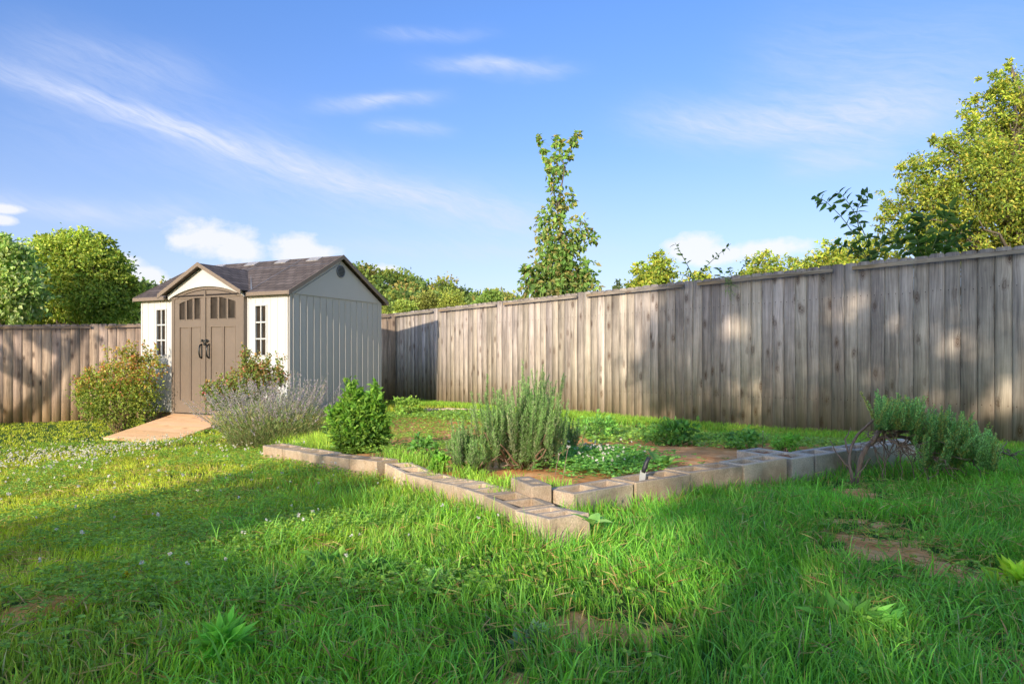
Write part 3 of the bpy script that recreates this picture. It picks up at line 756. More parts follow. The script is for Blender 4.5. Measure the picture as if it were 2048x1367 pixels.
# ------------------------------------------------------------------ concrete blocks
def block_mesh(L=.382, W=.19, H=.19, bottom=False):
    xs = [0, .029, L/2-.014, L/2+.014, L-.029, L]; ys = [0, .029, W-.029, W]
    if bottom: xs = [0, .05, L/2-.03, L/2+.03, L-.05, L]; ys = [0, .027, W-.027, W]
    bm = bmesh.new(); vt = {}
    def v(i, j, k):
        if (i, j, k) not in vt: vt[(i, j, k)] = bm.verts.new((xs[i]-L/2, ys[j], -H*k))
        return vt[(i, j, k)]
    solid = {(i, j) for i in range(5) for j in range(3)}-{(1, 1), (3, 1)}
    for (i, j) in solid:
        bm.faces.new((v(i, j, 0), v(i+1, j, 0), v(i+1, j+1, 0), v(i, j+1, 0))); bm.faces.new((v(i, j, 1), v(i, j+1, 1), v(i+1, j+1, 1), v(i+1, j, 1)))
        for di, dj, e in ((-1, 0, ((i, j+1), (i, j))), (1, 0, ((i+1, j), (i+1, j+1))), (0, -1, ((i, j), (i+1, j))), (0, 1, ((i+1, j+1), (i, j+1)))):
            if (i+di, j+dj) not in solid:
                (a, b_), (c, d) = e
                bm.faces.new((v(a, b_, 0), v(a, b_, 1), v(c, d, 1), v(c, d, 0)))
    bmesh.ops.recalc_face_normals(bm, faces=bm.faces[:])
    sharp = [e for e in bm.edges if e.calc_face_angle(0) > .5]
    bmesh.ops.bevel(bm, geom=sharp, offset=.0035, segments=1, affect='EDGES')
    bmesh.ops.subdivide_edges(bm, edges=[e for e in bm.edges if e.calc_length() > .05], cuts=2, use_grid_fill=True)
    for q in bm.verts: q.co += Vector((random.gauss(0, 1), random.gauss(0, 1), random.gauss(0, 1)))*.0004
    me = bpy.data.meshes.new('concrete_block'); bm.to_mesh(me); bm.free(); return me
bmeshes = [block_mesh() for _ in range(4)]
def soil_mesh(depth, L=.382, W=.19):
    V = []; Fc = []
    for x0, x1 in ((.0295-L/2, -.0145), (.0145, L/2-.0295)):
        b = len(V); n_ = 6
        for i in range(n_):
            for j in range(n_):
                V.append((x0+(x1-x0)*i/(n_-1), .0295+(W-.059)*j/(n_-1), -depth+random.uniform(-.01, .01)))
        for i in range(n_-1):
            for j in range(n_-1): Fc.append((b+i*n_+j, b+(i+1)*n_+j, b+(i+1)*n_+j+1, b+i*n_+j+1))
    me = bpy.data.meshes.new('soil_fill'); me.from_pydata(V, [], Fc); return me
BLK = []
def block(A_, B_, inward, label, group, grey=False, depth=None, end_on=False, me=None, soil=True, W=.168):
    A_ = Vector(A_); B_ = Vector(B_); c = (A_+B_)/2
    ex = (B_-A_).normalized(); iv = Vector((inward[0], inward[1], 0)); ez = Vector((0, 0, 1))
    if end_on:
        ex2 = (iv-iv.dot(ex)*ex).normalized(); iv2 = -ex; c = A_+(B_-A_)*.5+ex2*.196+ex*.095; ex, iv = ex2, iv2
    iv = (iv-iv.dot(ex)*ex).normalized(); ez = ex.cross(iv)
    if ez.z < 0: ex = -ex; ez = ex.cross(iv)
    mtx = Matrix((ex, iv, ez)).transposed().to_4x4()
    j = Matrix.Rotation(random.uniform(-.05, .05), 4, 'Z') @ Matrix.Rotation(random.uniform(-.04, .04), 4, 'X') @ Matrix.Rotation(random.uniform(-.02, .02), 4, 'Y')
    Lb = (B_-A_).length
    o_W = W
    if me is None and not end_on: me = block_mesh(Lb-.015, W); o_L = Lb-.015
    else: o_L = .382; o_W = .19
    o = bpy.data.objects.new('concrete_block', me or random.choice(bmeshes)); COL.objects.link(o)
    o.matrix_world = Matrix.Translation(c) @ mtx @ j
    if not o.data.materials: o.data.materials.append(M['block'])
    if grey: o.material_slots[0].link = 'OBJECT'; o.material_slots[0].material = M['block_grey']
    tag(o, label, 'concrete block', group)
    if soil:
        s = link('soil_fill', soil_mesh(depth or random.uniform(.045, .10), o_L, o_W), M['soil'], o, False)
    BLK.append(o); return o
ords = ['first', 'second', 'third', 'fourth', 'fifth', 'sixth', 'seventh', 'eighth', 'ninth']
for i in range(len(Lp)-1):
    lb = 'hollow block at the near tip of the left row, brown leaves in its cells' if i == 0 else '%s hollow block from the near tip along the left row of the bed' % ords[i]
    block(Lp[i], Lp[i+1], (.9, .45), lb, 'concrete blocks edging the garden bed', depth=[.08, .12, .05, .13, .07, .11][i])
for i in range(len(Lp2)-1):
    block(Lp2[i], Lp2[i+1], (.6, .8), ['concrete block where the left row bends, just right of the leafy green herb', 'concrete block in front of the leafy green herb', 'second concrete block left of the leafy green herb', 'sunlit pale concrete block between grass tufts, second from the lavender end', 'last concrete block of the left row, beside the lavender'][i], 'concrete blocks edging the garden bed', depth=.05)
for i in range(len(Rp)-1):
    lb = ['warm tan hollow block at the left end of the right row, nearest the camera', 'hollow block with the garden knife standing in its left cell', 'third hollow block along the right row, behind the tall grass', 'fourth hollow block along the right row with two empty cells', 'block turned end-on in the right row with weeds in its top', 'grey block just left of the toppled rosemary stems', 'grey block seen behind the bare stems of the toppled rosemary', 'grey block at the right end of the row, under the toppled rosemary'][i]
    block(Rp[i], Rp[i+1], (-.5, .85), lb, 'concrete blocks edging the garden bed', W=.158, grey=i >= 4, depth=[.13, .14, .12, .13, .02, .03, .03, .03][i], end_on=(i == 4))
bb = block_mesh(.235, .09, .19, True)
block(at(1019, 953, .528), at(1066, 973, .53), (.8, .55), 'loose concrete block with small holes lying inside the near corner of the bed', 'concrete blocks edging the garden bed', me=bb, soil=False)
for k, px in enumerate((868, 905, 942)):
    p = G(px, 826, False); zz = p[2]+.06; ex_ = .196
    block((p[0]-.19, p[1]+.05, zz), (p[0]+.19, p[1]-.05, zz), (0, 1), ['pale low block at the far left of the back edge, near the fence', 'middle pale block of the back edge of the bed near the fence', 'pale block of the back edge nearest the tall rosemary'][k], 'concrete blocks edging the garden bed', depth=.02)

# garden knife standing in the second right-hand block
kb = Vector(at(1276, 966, .56)); kb = Vector(P(1281, 962, kb.y+.10))
kn = empty('garden_knife', (kb.x, kb.y, kb.z-.03), 'black handled garden knife stuck upright in a hollow concrete block', 'knife')
kd = kb.y
bl_ = [P(1277, 975, kd), P(1279, 950, kd), P(1281, 939, kd), P(1292, 944, kd), P(1290, 962, kd), P(1287, 975, kd)]
bm = bmesh.new(); vs = [bm.verts.new(p) for p in bl_]; f = bm.faces.new(vs); r_ = bmesh.ops.extrude_face_region(bm, geom=[f]); bmesh.ops.translate(bm, vec=(0, .003, 0), verts=[x for x in r_['geom'] if isinstance(x, bmesh.types.BMVert)])
bmesh.ops.recalc_face_normals(bm, faces=bm.faces[:]); me = bpy.data.meshes.new('blade'); bm.to_mesh(me); bm.free(); link('blade', me, M['steel'], kn)
hp_ = [P(1286, 944, kd), P(1290, 934, kd), P(1293, 924, kd), P(1298, 914, kd)]
link('handle', tubes('handle', [(np.array([tuple(p) for p in hp_]), np.array([.009, .0115, .010, .009]))], 10), M['rubber'], kn)

# ------------------------------------------------------------------ plants
def plant(name, label, cat, base, group=None):
    return empty(name, tuple(base), label, cat, group)
def sprigs(starts, dirs, lens, spacing, nl, nw, ang, cols, stem_r=.0015, per=2, bend=.12):
    """needle-leaved shoots; returns leaf arrays and stem lines"""
    PP = []; DD = []; LL_ = []; lines = []; CC = []
    for s, d, L in zip(starts, dirs, lens):
        n_ = max(4, int(L/spacing)); t = np.linspace(0, 1, n_)
        d = d/np.linalg.norm(d); cur = np.array([0, 0, 1.0])*bend+rng.normal(size=3)*bend*.35
        pts = s+d*L*t[:, None]+cur*L*(t[:, None]**2)*.6
        lines.append((pts[::max(1, n_//4)], stem_r))
        for k in range(per):
            a = rng.uniform(0, 2*np.pi, n_); rv = np.stack([np.cos(a), np.sin(a), np.zeros(n_)], 1)
            tg = unit(np.gradient(pts, axis=0))
            dd = unit(rv*math.sin(ang)+tg*math.cos(ang)+rng.normal(size=(n_, 3))*.12)
            PP.append(pts); DD.append(dd); LL_.append(nl*(1.05-.5*t)*rng.uniform(.7, 1.2, n_))
            base = np.array(cols[rng.integers(len(cols))])
            CC.append(np.clip(base*(.62+.5*t[:, None])*(1+rng.normal(size=(n_, 1))*.15), 0, 1))
    return np.concatenate(PP), np.concatenate(DD), np.concatenate(LL_), np.concatenate(CC), lines

# upright rosemary
def rosemary(label, base, H, Wd, nst, shape='up', cols=((.09, .17, .05), (.12, .22, .06), (.15, .24, .08), (.20, .22, .13))):
    r = plant('rosemary_bush', label, 'rosemary bush', base)
    S = []; D = []; L = []; wood_ = []
    b0 = np.array(base, float)
    nm = max(5, nst//16)
    tips = []
    for k in range(nm):
        a = rng.uniform(0, 2*np.pi); rr = math.sqrt(rng.uniform(0, 1))*Wd*.5
        hh = H*(1-.55*(rr/(Wd*.5))**2)*rng.uniform(.75, 1.05)
        tip = b0+np.array([rr*math.cos(a), rr*math.sin(a), hh*.72])
        c = curve(b0+rng.normal(size=3)*[.015, .015, 0], tip, .0, 7, .03); c[1:4, 2] -= np.array([.25, .2, .1])*H*(rr/Wd)*.5
        wood_.append((c, np.linspace(.009, .003, 7))); tips.append((c, hh))
    for i in range(nst):
        c, hh = tips[i % nm]; t = rng.uniform(.25, 1); p = c[int(t*6)]+rng.normal(size=3)*[.035, .035, .02]*np.array([Wd, Wd, H])/.6
        out = (p-b0); out[2] = 0
        S.append(p); D.append(np.array([0, 0, 1.0])+out*rng.uniform(.1, .9)+rng.normal(size=3)*.12); L.append(rng.uniform(.12, .36)*H/.6)
    A_, B_, C_, K_, ln = sprigs(S, D, L, .0045, .024, .003, .75, cols, .0018, 3)
    link('foliage', leaves('foliage', A_, B_, C_, .0036, K_, .1, .1), M['needle'], r)
    link('stem', tubes('stem', wood_, 7), M['stem'], r)
    link('shoot', tubes('shoot', ln, 3), M['green_stem'], r)
    return r
pb = G(1047, 936)
rosemary('tall upright rosemary bush with bare forked stems in the middle of the bed', pb, .50, .66, 400)
for k, (px, py, H, W_, n_) in enumerate(((948, 948, .27, .30, 160), (915, 940, .20, .22, 80), (1135, 908, .21, .20, 60))):
    p = G(px, py)
    rosemary(['low feathery rosemary clump at the front left of the tall rosemary', 'mid sized rosemary shoots tucked between the low clump and the tall rosemary', 'low rosemary shoots at the right foot of the tall rosemary'][k], p, H, W_, n_)
# splayed bare stems at the foot of the tall rosemary
p0 = np.array(pb); ln = []
for (qx, qy, dd) in ((1112, 878, .05), (1125, 868, 0), (985, 915, -.1), (1000, 890, .1), (1060, 870, 0), (1085, 900, -.08), (1010, 930, -.15)):
    q = P(qx, qy, pb[1]+dd); ln.append((curve(p0+[0, 0, .01], q, .03, 8, .03), np.linspace(.009, .003, 8)))
    main = ln[-1][0]
    for _ in range(3):
        s_ = main[rng.integers(3, 7)]; ln.append((curve(s_, s_+rng.normal(size=3)*[.06, .06, .05]+[0, 0, .04], 0, 4, .05), np.linspace(.003, .0012, 4)))
r = plant('bare_branches', 'tangle of bare brown stems fanning out at the foot of the tall rosemary', 'branches', pb)
link('stem', tubes('stem', ln, 6), M['dead'], r)

# toppled rosemary on the right
tb = np.array(G(1700, 970)); D0 = tb[1]
r = plant('rosemary_bush', 'toppled rosemary with twisted bare trunk arching right, foliage draped over the block row', 'rosemary bush', tb)
def pp(lst, r0, r1, dd=0.0, n_=14):
    k = np.array([tuple(P(x, y, D0+d_)) for x, y, d_ in lst]); t = np.linspace(0, len(k)-1, n_); i0 = np.clip(t.astype(int), 0, len(k)-2); f_ = (t-i0)[:, None]
    c = k[i0]*(1-f_)+k[i0+1]*f_
    c[1:-1] = (c[:-2]+c[1:-1]*2+c[2:])/4
    return (c+rng.normal(size=c.shape)*.002, np.linspace(r0, r1, n_))
tr = [pp([(1706, 975, 0), (1700, 940, 0), (1697, 905, .02), (1712, 870, .05), (1738, 845, .08), (1765, 825, .1)], .010, .005),
      pp([(1712, 978, .02), (1716, 940, .02), (1726, 905, 0), (1745, 882, 0), (1768, 872, .02), (1790, 868, .05), (1830, 880, .1), (1880, 905, .1), (1940, 915, .1)], .016, .006, n_=22),
      pp([(1745, 882, 0), (1758, 860, .02), (1775, 840, .05), (1800, 820, .1), (1850, 830, .15)], .014, .005),
      pp([(1790, 868, .05), (1840, 850, .15), (1900, 860, .2), (1970, 890, .25), (2020, 910, .3)], .012, .004, n_=18),
      pp([(1768, 872, .02), (1800, 890, -.1), (1840, 905, -.15), (1890, 922, -.15)], .008, .003),
      pp([(1700, 940, 0), (1686, 920, .0), (1672, 905, .03), (1660, 880, .05)], .006, .002),
      pp([(1697, 905, .02), (1690, 880, .05), (1702, 855, .08)], .006, .002)]
for i in range(140):
    src = tr[rng.integers(1, 5)][0]; s_ = src[rng.integers(len(src)//3, len(src))]
    e_ = s_+rng.normal(size=3)*[.09, .08, .05]+[0.02, 0, -.07+rng.uniform(-.05, .08)]
    tr.append((curve(s_, e_, rng.uniform(-.1, .15), 6, .06), np.linspace(.0035, .0012, 6)))
for (x0, y0, x1, y1) in ((1768, 872, 1772, 990), (1790, 880, 1762, 950), (1800, 890, 1830, 965), (1750, 900, 1765, 1000), (1800, 900, 1805, 960), (1740, 915, 1700, 965)):
    tr.append(pp([(x0, y0, 0), ((x0+x1)/2+rng.uniform(-12, 12), (y0+y1)/2, -.02), (x1, y1, -.03)], .0035, .0015, n_=8))
link('trunk', tubes('trunk', tr, 7), M['dead'], r)
S = []; D = []; L = []
for i in range(620):
    t = rng.uniform(0, 1)
    x = 1750+t*240; top = 812+75*t**1.6+rng.uniform(0, 46)*(1-.3*t)
    if t < .3: top = min(top, 832)
    if i % 7 == 0: x = rng.uniform(1840, 1930); top = rng.uniform(885, 915)
    d_ = D0+rng.uniform(-.22, .35)
    s_ = np.array(tuple(P(x, top+28, d_)))
    S.append(s_); D.append(np.array([.12+rng.normal()*.25, rng.normal()*.25, 1.0])); L.append(rng.uniform(.06, .16))
A_, B_, C_, K_, ln = sprigs(S, D, L, .0035, .021, .003, .8, ((.13, .27, .08), (.20, .36, .13), (.09, .20, .06), (.25, .26, .07)), .0014, 3, .2)
link('foliage', leaves('foliage', A_, B_, C_, .0042, K_, .1, .1), M['needle'], r)
link('shoot', tubes('shoot', ln, 3), M['green_stem'], r)

# lavender
lb_ = np.array(G(545, 892)); 
r = plant('lavender_bush', 'wide lavender bush with pale purple flower spikes before the shed corner', 'lavender', lb_)
ls = []; FP = []; FD = []; FL = []; FC = []; LPp = []; LD = []; LLn = []; LC = []
for i in range(430):
    a = rng.uniform(0, 2*np.pi); rr = math.sqrt(rng.uniform(0, 1))
    root_ = lb_+np.array([rr*.36*math.cos(a), rr*.30*math.sin(a), 0]); root_[2] = gz(root_[0], root_[1])
    out = np.array([math.cos(a)*rr, math.sin(a)*rr, 0]); L_ = rng.uniform(.40, .8)
    dv = np.array([0, 0, 1.0])+out*rng.uniform(.4, 1.1)+rng.normal(size=3)*.17; dv /= np.linalg.norm(dv)
    tip = root_+dv*L_; c = curve(root_, tip, .03, 5, .012); ls.append((c, .0014))
    n_ = 26; t = rng.uniform(.78, 1.0, n_); t[:5] = rng.uniform(.66, .78, 5)
    q = root_+dv*L_*t[:, None]+rng.normal(size=(n_, 3))*.0045
    FP.append(q); FD.append(rng.normal(size=(n_, 3))+dv*1.2); FL.append(np.full(n_, .015))
    FC.append(pal([(.52, .42, .46), (.58, .49, .50), (.44, .34, .46), (.50, .44, .36)], n_, .15))
for i in range(11500):
    a = rng.uniform(0, 2*np.pi); rr = math.sqrt(rng.uniform(0, 1)); hh = rng.uniform(.0, .46)*(1-.35*rr*rr)
    rad = .36+.28*hh/.46
    q = lb_+np.array([rr*rad*math.cos(a)*1.12, rr*rad*math.sin(a), hh]); LPp.append(q)
    LD.append(np.array([math.cos(a)*rr*.8, math.sin(a)*rr*.8, 1.0])+rng.normal(size=3)*.35); LLn.append(rng.uniform(.03, .07))
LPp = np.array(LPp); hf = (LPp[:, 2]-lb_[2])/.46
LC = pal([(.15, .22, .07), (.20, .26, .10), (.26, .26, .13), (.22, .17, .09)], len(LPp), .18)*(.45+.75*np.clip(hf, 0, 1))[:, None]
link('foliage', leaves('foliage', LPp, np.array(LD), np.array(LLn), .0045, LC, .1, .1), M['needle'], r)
link('flowers', leaves('flowers', np.concatenate(FP), np.concatenate(FD), np.concatenate(FL), .008, np.concatenate(FC), .3, 0), M['petal'], r)
link('stem', tubes('stem', ls, 3), M['green_stem'], r)

def bushy(name, label, cat, base, lumps, nleaf, L, W, cols, topcols=None, stems=18, mat_='leaf', big=False, group=None, topfrac=.4, flowers=None, canes=None, up=.3, stemr=.006, grad=.5):
    """lumps: (centre, radii) ellipsoids that hold the leaf clusters"""
    r = plant(name, label, cat, base, group)
    base = np.array(base, float); lines = []; Pn = []; Dn = []; Cn = []; SZ_ = []
    vol = np.array([np.prod(rd_) for _, rd_ in lumps]); vol = vol**.8; vol /= vol.sum()
    zs = [c[2]-rd_[2] for c, rd_ in lumps]; ze = [c[2]+rd_[2] for c, rd_ in lumps]; z0, z1 = min(zs), max(ze)
    ftips = []
    for (c, rd_), v_ in zip(lumps, vol):
        c = np.array(c, float); rd_ = np.array(rd_, float); ncl = max(3, int(nleaf*v_/22))
        u = unit(rng.normal(size=(ncl, 3)))*(rng.uniform(.25, 1.08, (ncl, 1))**.55)
        cc = c+u*rd_; s_ = rd_.mean()*.20
        for q, uu_ in zip(cc, u):
            k = 22; pts = q+rng.normal(size=(k, 3))*s_
            Pn.append(pts); Dn.append(rng.normal(size=(k, 3))*.8+uu_*.8+np.array([0, 0, up]))
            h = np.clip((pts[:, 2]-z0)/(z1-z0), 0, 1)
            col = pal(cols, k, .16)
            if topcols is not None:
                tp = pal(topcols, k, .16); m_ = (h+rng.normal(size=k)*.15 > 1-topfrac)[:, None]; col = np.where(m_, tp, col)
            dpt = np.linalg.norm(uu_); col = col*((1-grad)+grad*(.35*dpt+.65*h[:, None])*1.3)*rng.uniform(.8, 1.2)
            Cn.append(col); ftips.append(q+uu_*s_)
        for _ in range(max(1, int(stems*v_)+1)):
            q = cc[rng.integers(ncl)]; lines.append((curve(base+rng.normal(size=3)*[.02, .02, 0], q, .02, 7, .03), np.linspace(stemr, stemr*.3, 7)))
    if canes:
        for _ in range(canes[0]):
            (c, rd_) = lumps[rng.integers(len(lumps))]; c = np.array(c); u = unit(rng.normal(size=3)+[0, 0, .9]); u[2] = abs(u[2])
            s0_ = c+u*np.array(rd_)*.6; e0_ = s0_+(u+[0, 0, .8])*canes[1]*rng.uniform(.5, 1.2); cv = curve(s0_, e0_, .03, 8, .03); lines.append((cv, np.linspace(.0035, .0012, 8)))
            pts = np.repeat(cv, 5, 0)+rng.normal(size=(40, 3))*.016; Pn.append(pts); Dn.append(rng.normal(size=(40, 3))+[0, 0, .4]); tt = np.repeat(np.linspace(0, 1, 8), 5)[:, None]
            a_ = pal(cols, 40, .16); b2 = pal(topcols if topcols is not None else cols, 40, .16); Cn.append(a_*(1-tt)+b2*tt)
    Pn = np.concatenate(Pn); Dn = np.concatenate(Dn); Cn = np.clip(np.concatenate(Cn), 0, 1); n_ = len(Pn)
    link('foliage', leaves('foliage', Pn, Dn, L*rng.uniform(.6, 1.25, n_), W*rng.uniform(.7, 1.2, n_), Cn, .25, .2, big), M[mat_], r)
    link('stem', tubes('stem', lines, 6), M['stem'], r)
    if flowers:
        nf, sz, fc = flowers; idx = rng.integers(0, len(ftips), nf)
        for i in idx:
            k = 16; q = ftips[i]; d_ = rng.normal(size=(k, 3))
            link('bloom', leaves('bloom', np.tile(q, (k, 1))+unit(d_)*sz*.15, d_+[0, -.3, .5], sz*.6, sz*.55, pal([fc[rng.integers(len(fc))]], k, .12), .5, -.1), M['petal'], r)
    return r
# left rose bush
b_ = np.array(G(240, 868)); D_ = b_[1]
def lump(px, py, rpx, d=None, dy=0.0, rd=1.0, ry=None):
    d = D_ if d is None else d; d += dy; k = rpx/F*d
    return (tuple(P(px, py, d)), (k, k*rd, (ry if ry else rpx)/F*d))
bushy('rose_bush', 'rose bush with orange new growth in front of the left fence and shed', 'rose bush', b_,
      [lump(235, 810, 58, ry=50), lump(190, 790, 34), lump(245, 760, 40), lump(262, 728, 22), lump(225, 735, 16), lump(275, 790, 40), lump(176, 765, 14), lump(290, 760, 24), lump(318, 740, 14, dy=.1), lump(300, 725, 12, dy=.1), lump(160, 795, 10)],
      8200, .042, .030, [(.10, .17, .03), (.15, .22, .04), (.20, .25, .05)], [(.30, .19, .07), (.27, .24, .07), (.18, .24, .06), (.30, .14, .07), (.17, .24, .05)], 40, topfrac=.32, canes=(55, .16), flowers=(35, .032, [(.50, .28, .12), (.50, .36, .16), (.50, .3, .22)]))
b_ = np.array(G(505, 850)); D_ = 8.85; b_ = np.array(tuple(P(500, 830, D_))); b_[2] = gz(b_[0], b_[1])
bushy('rose_bush', 'rose bush with red blooms between the ramp and the lavender', 'rose bush', b_,
      [lump(455, 790, 34), lump(500, 765, 34), lump(525, 745, 24, dy=.05), lump(492, 735, 12), lump(425, 790, 20), lump(480, 815, 42), lump(545, 770, 26, dy=.1), lump(560, 758, 10, dy=.1)],
      6500, .04, .028, [(.07, .12, .03), (.11, .17, .04), (.15, .2, .05)], [(.20, .15, .06), (.12, .18, .05), (.22, .11, .07), (.12, .18, .05)], 30, topfrac=.35, canes=(40, .14), flowers=(20, .045, [(.55, .05, .06), (.5, .1, .08), (.5, .22, .10)]))
# leafy herb
b_ = np.array(G(718, 905)); D_ = b_[1]
bushy('leafy_herb', 'dense bright green mint-like herb bush behind the bend of the block row', 'herb bush', b_,
      [lump(718, 872, 42, ry=34), lump(715, 835, 30), lump(742, 830, 20), lump(712, 802, 17), lump(690, 835, 26), lump(748, 802, 14), lump(765, 868, 14)],
      9000, .042, .026, [(.10, .22, .03), (.14, .26, .04), (.07, .16, .03)], None, 30, up=.5, canes=(50, .055), grad=.75)

# broad-leaved weeds
def rosette(name, label, cat, base, n_, L, W, cols, rise=.6, group=None, stem=0.0):
    r = plant(name, label, cat, base, group); base = np.array(base, float)
    a = np.arange(n_)*2.4+rng.uniform(0, 1, n_); d = np.stack([np.cos(a), np.sin(a), np.full(n_, rise)*rng.uniform(.6, 1.5, n_)], 1)
    link('foliage', leaves('foliage', base+np.array([0, 0, 1])*stem*rng.uniform(.2, 1, (n_, 1)), d, L*rng.uniform(.7, 1.1, n_), W*rng.uniform(.8, 1.1, n_), pal(cols, n_, .1), .2, .35, True, np.tile([0, 0, 1.0], (n_, 1))+rng.normal(size=(n_, 3))*.1), M['leaf'], r)
    return r
gl = [(.09, .22, .05), (.12, .27, .06), (.07, .18, .05)]
rosette('dock_plant', 'dark broad-leaved dock plant just behind the block with the knife', 'weed', G(1325, 938), 9, .13, .055, gl, 1.2)
rosette('dock_plant', 'four-leaved broad dock seedling in the grass below the near block corner', 'weed', tuple(np.array(G(1186, 1100))+[0, 0, .085]), 5, .085, .042, [(.20, .38, .12), (.16, .32, .09)], .7)
rosette('dock_plant', 'flat broad-leaved plantain in the shaded left lawn', 'weed', G(245, 1105), 7, .085, .032, gl, .45)
def leafy(name, label, px, py, hpx, wpx, nleaf, L, W, cols=gl, cat='weed', group=None, d=None):
    b_ = np.array(G(px, py)); k = b_[1]/F
    c = b_+[0, 0, hpx*k*.55]
    return bushy(name, label, cat, b_, [(tuple(c), (wpx*k*.5, wpx*k*.5, hpx*k*.5)), (tuple(c+[wpx*k*.2, 0, hpx*k*.25]), (wpx*k*.25, wpx*k*.25, hpx*k*.3))], nleaf, L, W, cols, None, 8, group=group, up=.5, stemr=.003, grad=.35)
leafy('leafy_weed', 'pale green leafy weed in the middle of the bed before the shaded fence', 1345, 890, 38, 110, 560, .05, .032)
leafy('leafy_weed', 'dark green nettle-like weed right of the tall rosemary', 1198, 880, 36, 80, 420, .045, .028)
leafy('leafy_weed', 'soft green seedling clump with a weed crown further right in the bed', 1460, 895, 22, 120, 320, .045, .03)
leafy('leafy_weed', 'bright green weed growing from the end-on block', 1578, 905, 30, 55, 300, .03, .02, [(.12, .30, .06), (.15, .34, .07)])
leafy('leafy_weed', 'light green weed sprouting in the left row cells', 875, 945, 32, 40, 260, .03, .02, [(.14, .30, .05)])
leafy('leafy_weed', 'small sunlit weed clump at the far back of the bed by the shaded fence', 815, 832, 34, 60, 500, .05, .03, [(.12, .22, .04), (.15, .26, .05)])
leafy('leafy_weed', 'pigweed-like seedling in front of the low rosemary clump', 845, 915, 40, 36, 200, .035, .022)
leafy('leafy_weed', 'thin branched weed rising by the left cell row', 870, 925, 30, 26, 130, .03, .02)
leafy('leafy_weed', 'broad leafy weed in the shaded middle of the lawn', 640, 1150, 28, 100, 70, .04, .02, gl)
leafy('leafy_weed', 'round-leaved weed in the grass right of centre left lawn', 745, 1165, 30, 56, 50, .04, .026, gl)
leafy('leafy_weed', 'lobed pale weed low in the grass below the block row', 880, 1180, 26, 50, 50, .036, .018, [(.17, .30, .12)])
leafy('leafy_weed', 'leafy weed with long pointed leaves near the lower right', 1690, 1265, 36, 130, 60, .06, .018, [(.10, .26, .06), (.14, .33, .08)])
leafy('leafy_weed', 'pointed-leaf weed at the bottom of the photo left of centre', 440, 1330, 50, 60, 26, .06, .02, [(.14, .36, .06)])
leafy('leafy_weed', 'grey-green small weed at the bottom centre', 1055, 1295, 30, 40, 40, .03, .02, [(.16, .27, .17)])
leafy('leafy_weed', 'bright yellow-green weed at the right edge of the lawn', 2025, 1190, 45, 60, 90, .06, .022, [(.28, .42, .06)])
# seed-head stalks
for k, (x0, y0, x1, y1) in enumerate(((1122, 970, 1137, 893), (1108, 962, 1118, 908), (1525, 900, 1526, 862))):
    b_ = G(x0, y0); t_ = np.array(tuple(P(x1, y1, b_[1]))); r = plant('seed_stalk', ['tall dry stalk with a white fluffy head inside the near corner of the bed', 'shorter dry stalk just left of the fluffy headed stalk', 'thin dry stalk standing among the weeds at the right of the bed'][k], 'stalk', b_)
    link('stem', tubes('stem', [(curve(b_, t_, .02, 6, .015), .0018)], 5), M['dead'], r)
    q = 40 if k == 0 else 14; sz = .011 if k == 0 else .006
    link('seed_head', leaves('seed_head', np.tile(t_, (q, 1)), rng.normal(size=(q, 3)), sz, .004, pal([(.7, .68, .6)], q), 0, 0), M['petal'], r)
# yellow flowers
for k, (x, y, y1) in enumerate(((253, 1178, 1148), (247, 1170, 1137))):
    b_ = np.array(G(x, y)); t_ = np.array(tuple(P(x, y1, b_[1]))); t_[0] -= .01*k
    r = plant('yellow_flower', ['yellow dandelion-like flower on a bent stalk in the left lawn', 'smaller yellow flower bud just above the open one in the left lawn'][k], 'flower', b_)
    link('stem', tubes('stem', [(curve(b_, t_, .02, 5, .02), .0015)], 5), M['green_stem'], r)
    link('petals', leaves('petals', np.tile(t_, (30, 1)), rng.normal(size=(30, 3))+[0, 0, .6], .013-.005*k, .006, pal([(.75, .60, .03)], 30), 0, 0), M['petal'], r)
# ------------------------------------------------------------------ grass
def in_shed(X, Y, m_=.0):
    a, b_ = shed_local(X, Y); return (a > -m_) & (a < SW+m_) & (b_ > -m_) & (b_ < SD+m_)
rc = np.array([c0.x, c0.y])
def in_ramp(X, Y):
    a, b_ = shed_local(X, Y); return (np.abs(a-DC) < .67) & (b_ < 0) & (b_ > -1.28)
blk_seg = [((Lp[i][0], Lp[i][1]), (Lp[i+1][0], Lp[i+1][1])) for i in range(len(Lp)-1)]+[((Lp2[i][0], Lp2[i][1]), (Lp2[i+1][0], Lp2[i+1][1])) for i in range(len(Lp2)-1)]+[((Rp[i][0], Rp[i][1]), (Rp[i+1][0], Rp[i+1][1])) for i in range(len(Rp)-1)]
bc = [(o.matrix_world @ Vector((0, .095, 0)), (o.matrix_world.to_3x3() @ Vector((1, 0, 0)))) for o in BLK]
def on_block(X, Y, grow=0.0):
    m_ = np.zeros(len(X), bool)
    for c, e in bc:
        e = Vector((e.x, e.y)).normalized(); dx = X-c.x; dy = Y-c.y
        a = dx*e.x+dy*e.y; b_ = -dx*e.y+dy*e.x
        m_ |= (np.abs(a) < .197+grow) & (np.abs(b_) < .095+grow)
    return m_
def fence_ok(X, Y, m_=.05):
    r_ = (X-A[0])*E[1]-(Y-A[1])*E[0]       # distance to the right fence line
    l_ = (X-A2[0])*E2[1]-(Y-A2[1])*E2[0]
    sr = -((0-A[0])*E[1]-(0-A[1])*E[0]); 
    s0 = np.sign((0-A[0])*E[1]-(0-A[1])*E[0]); s1 = np.sign((-3-A2[0])*E2[1]-(0-A2[1])*E2[0])
    return (r_*s0 > m_) & (l_*s1 > m_)
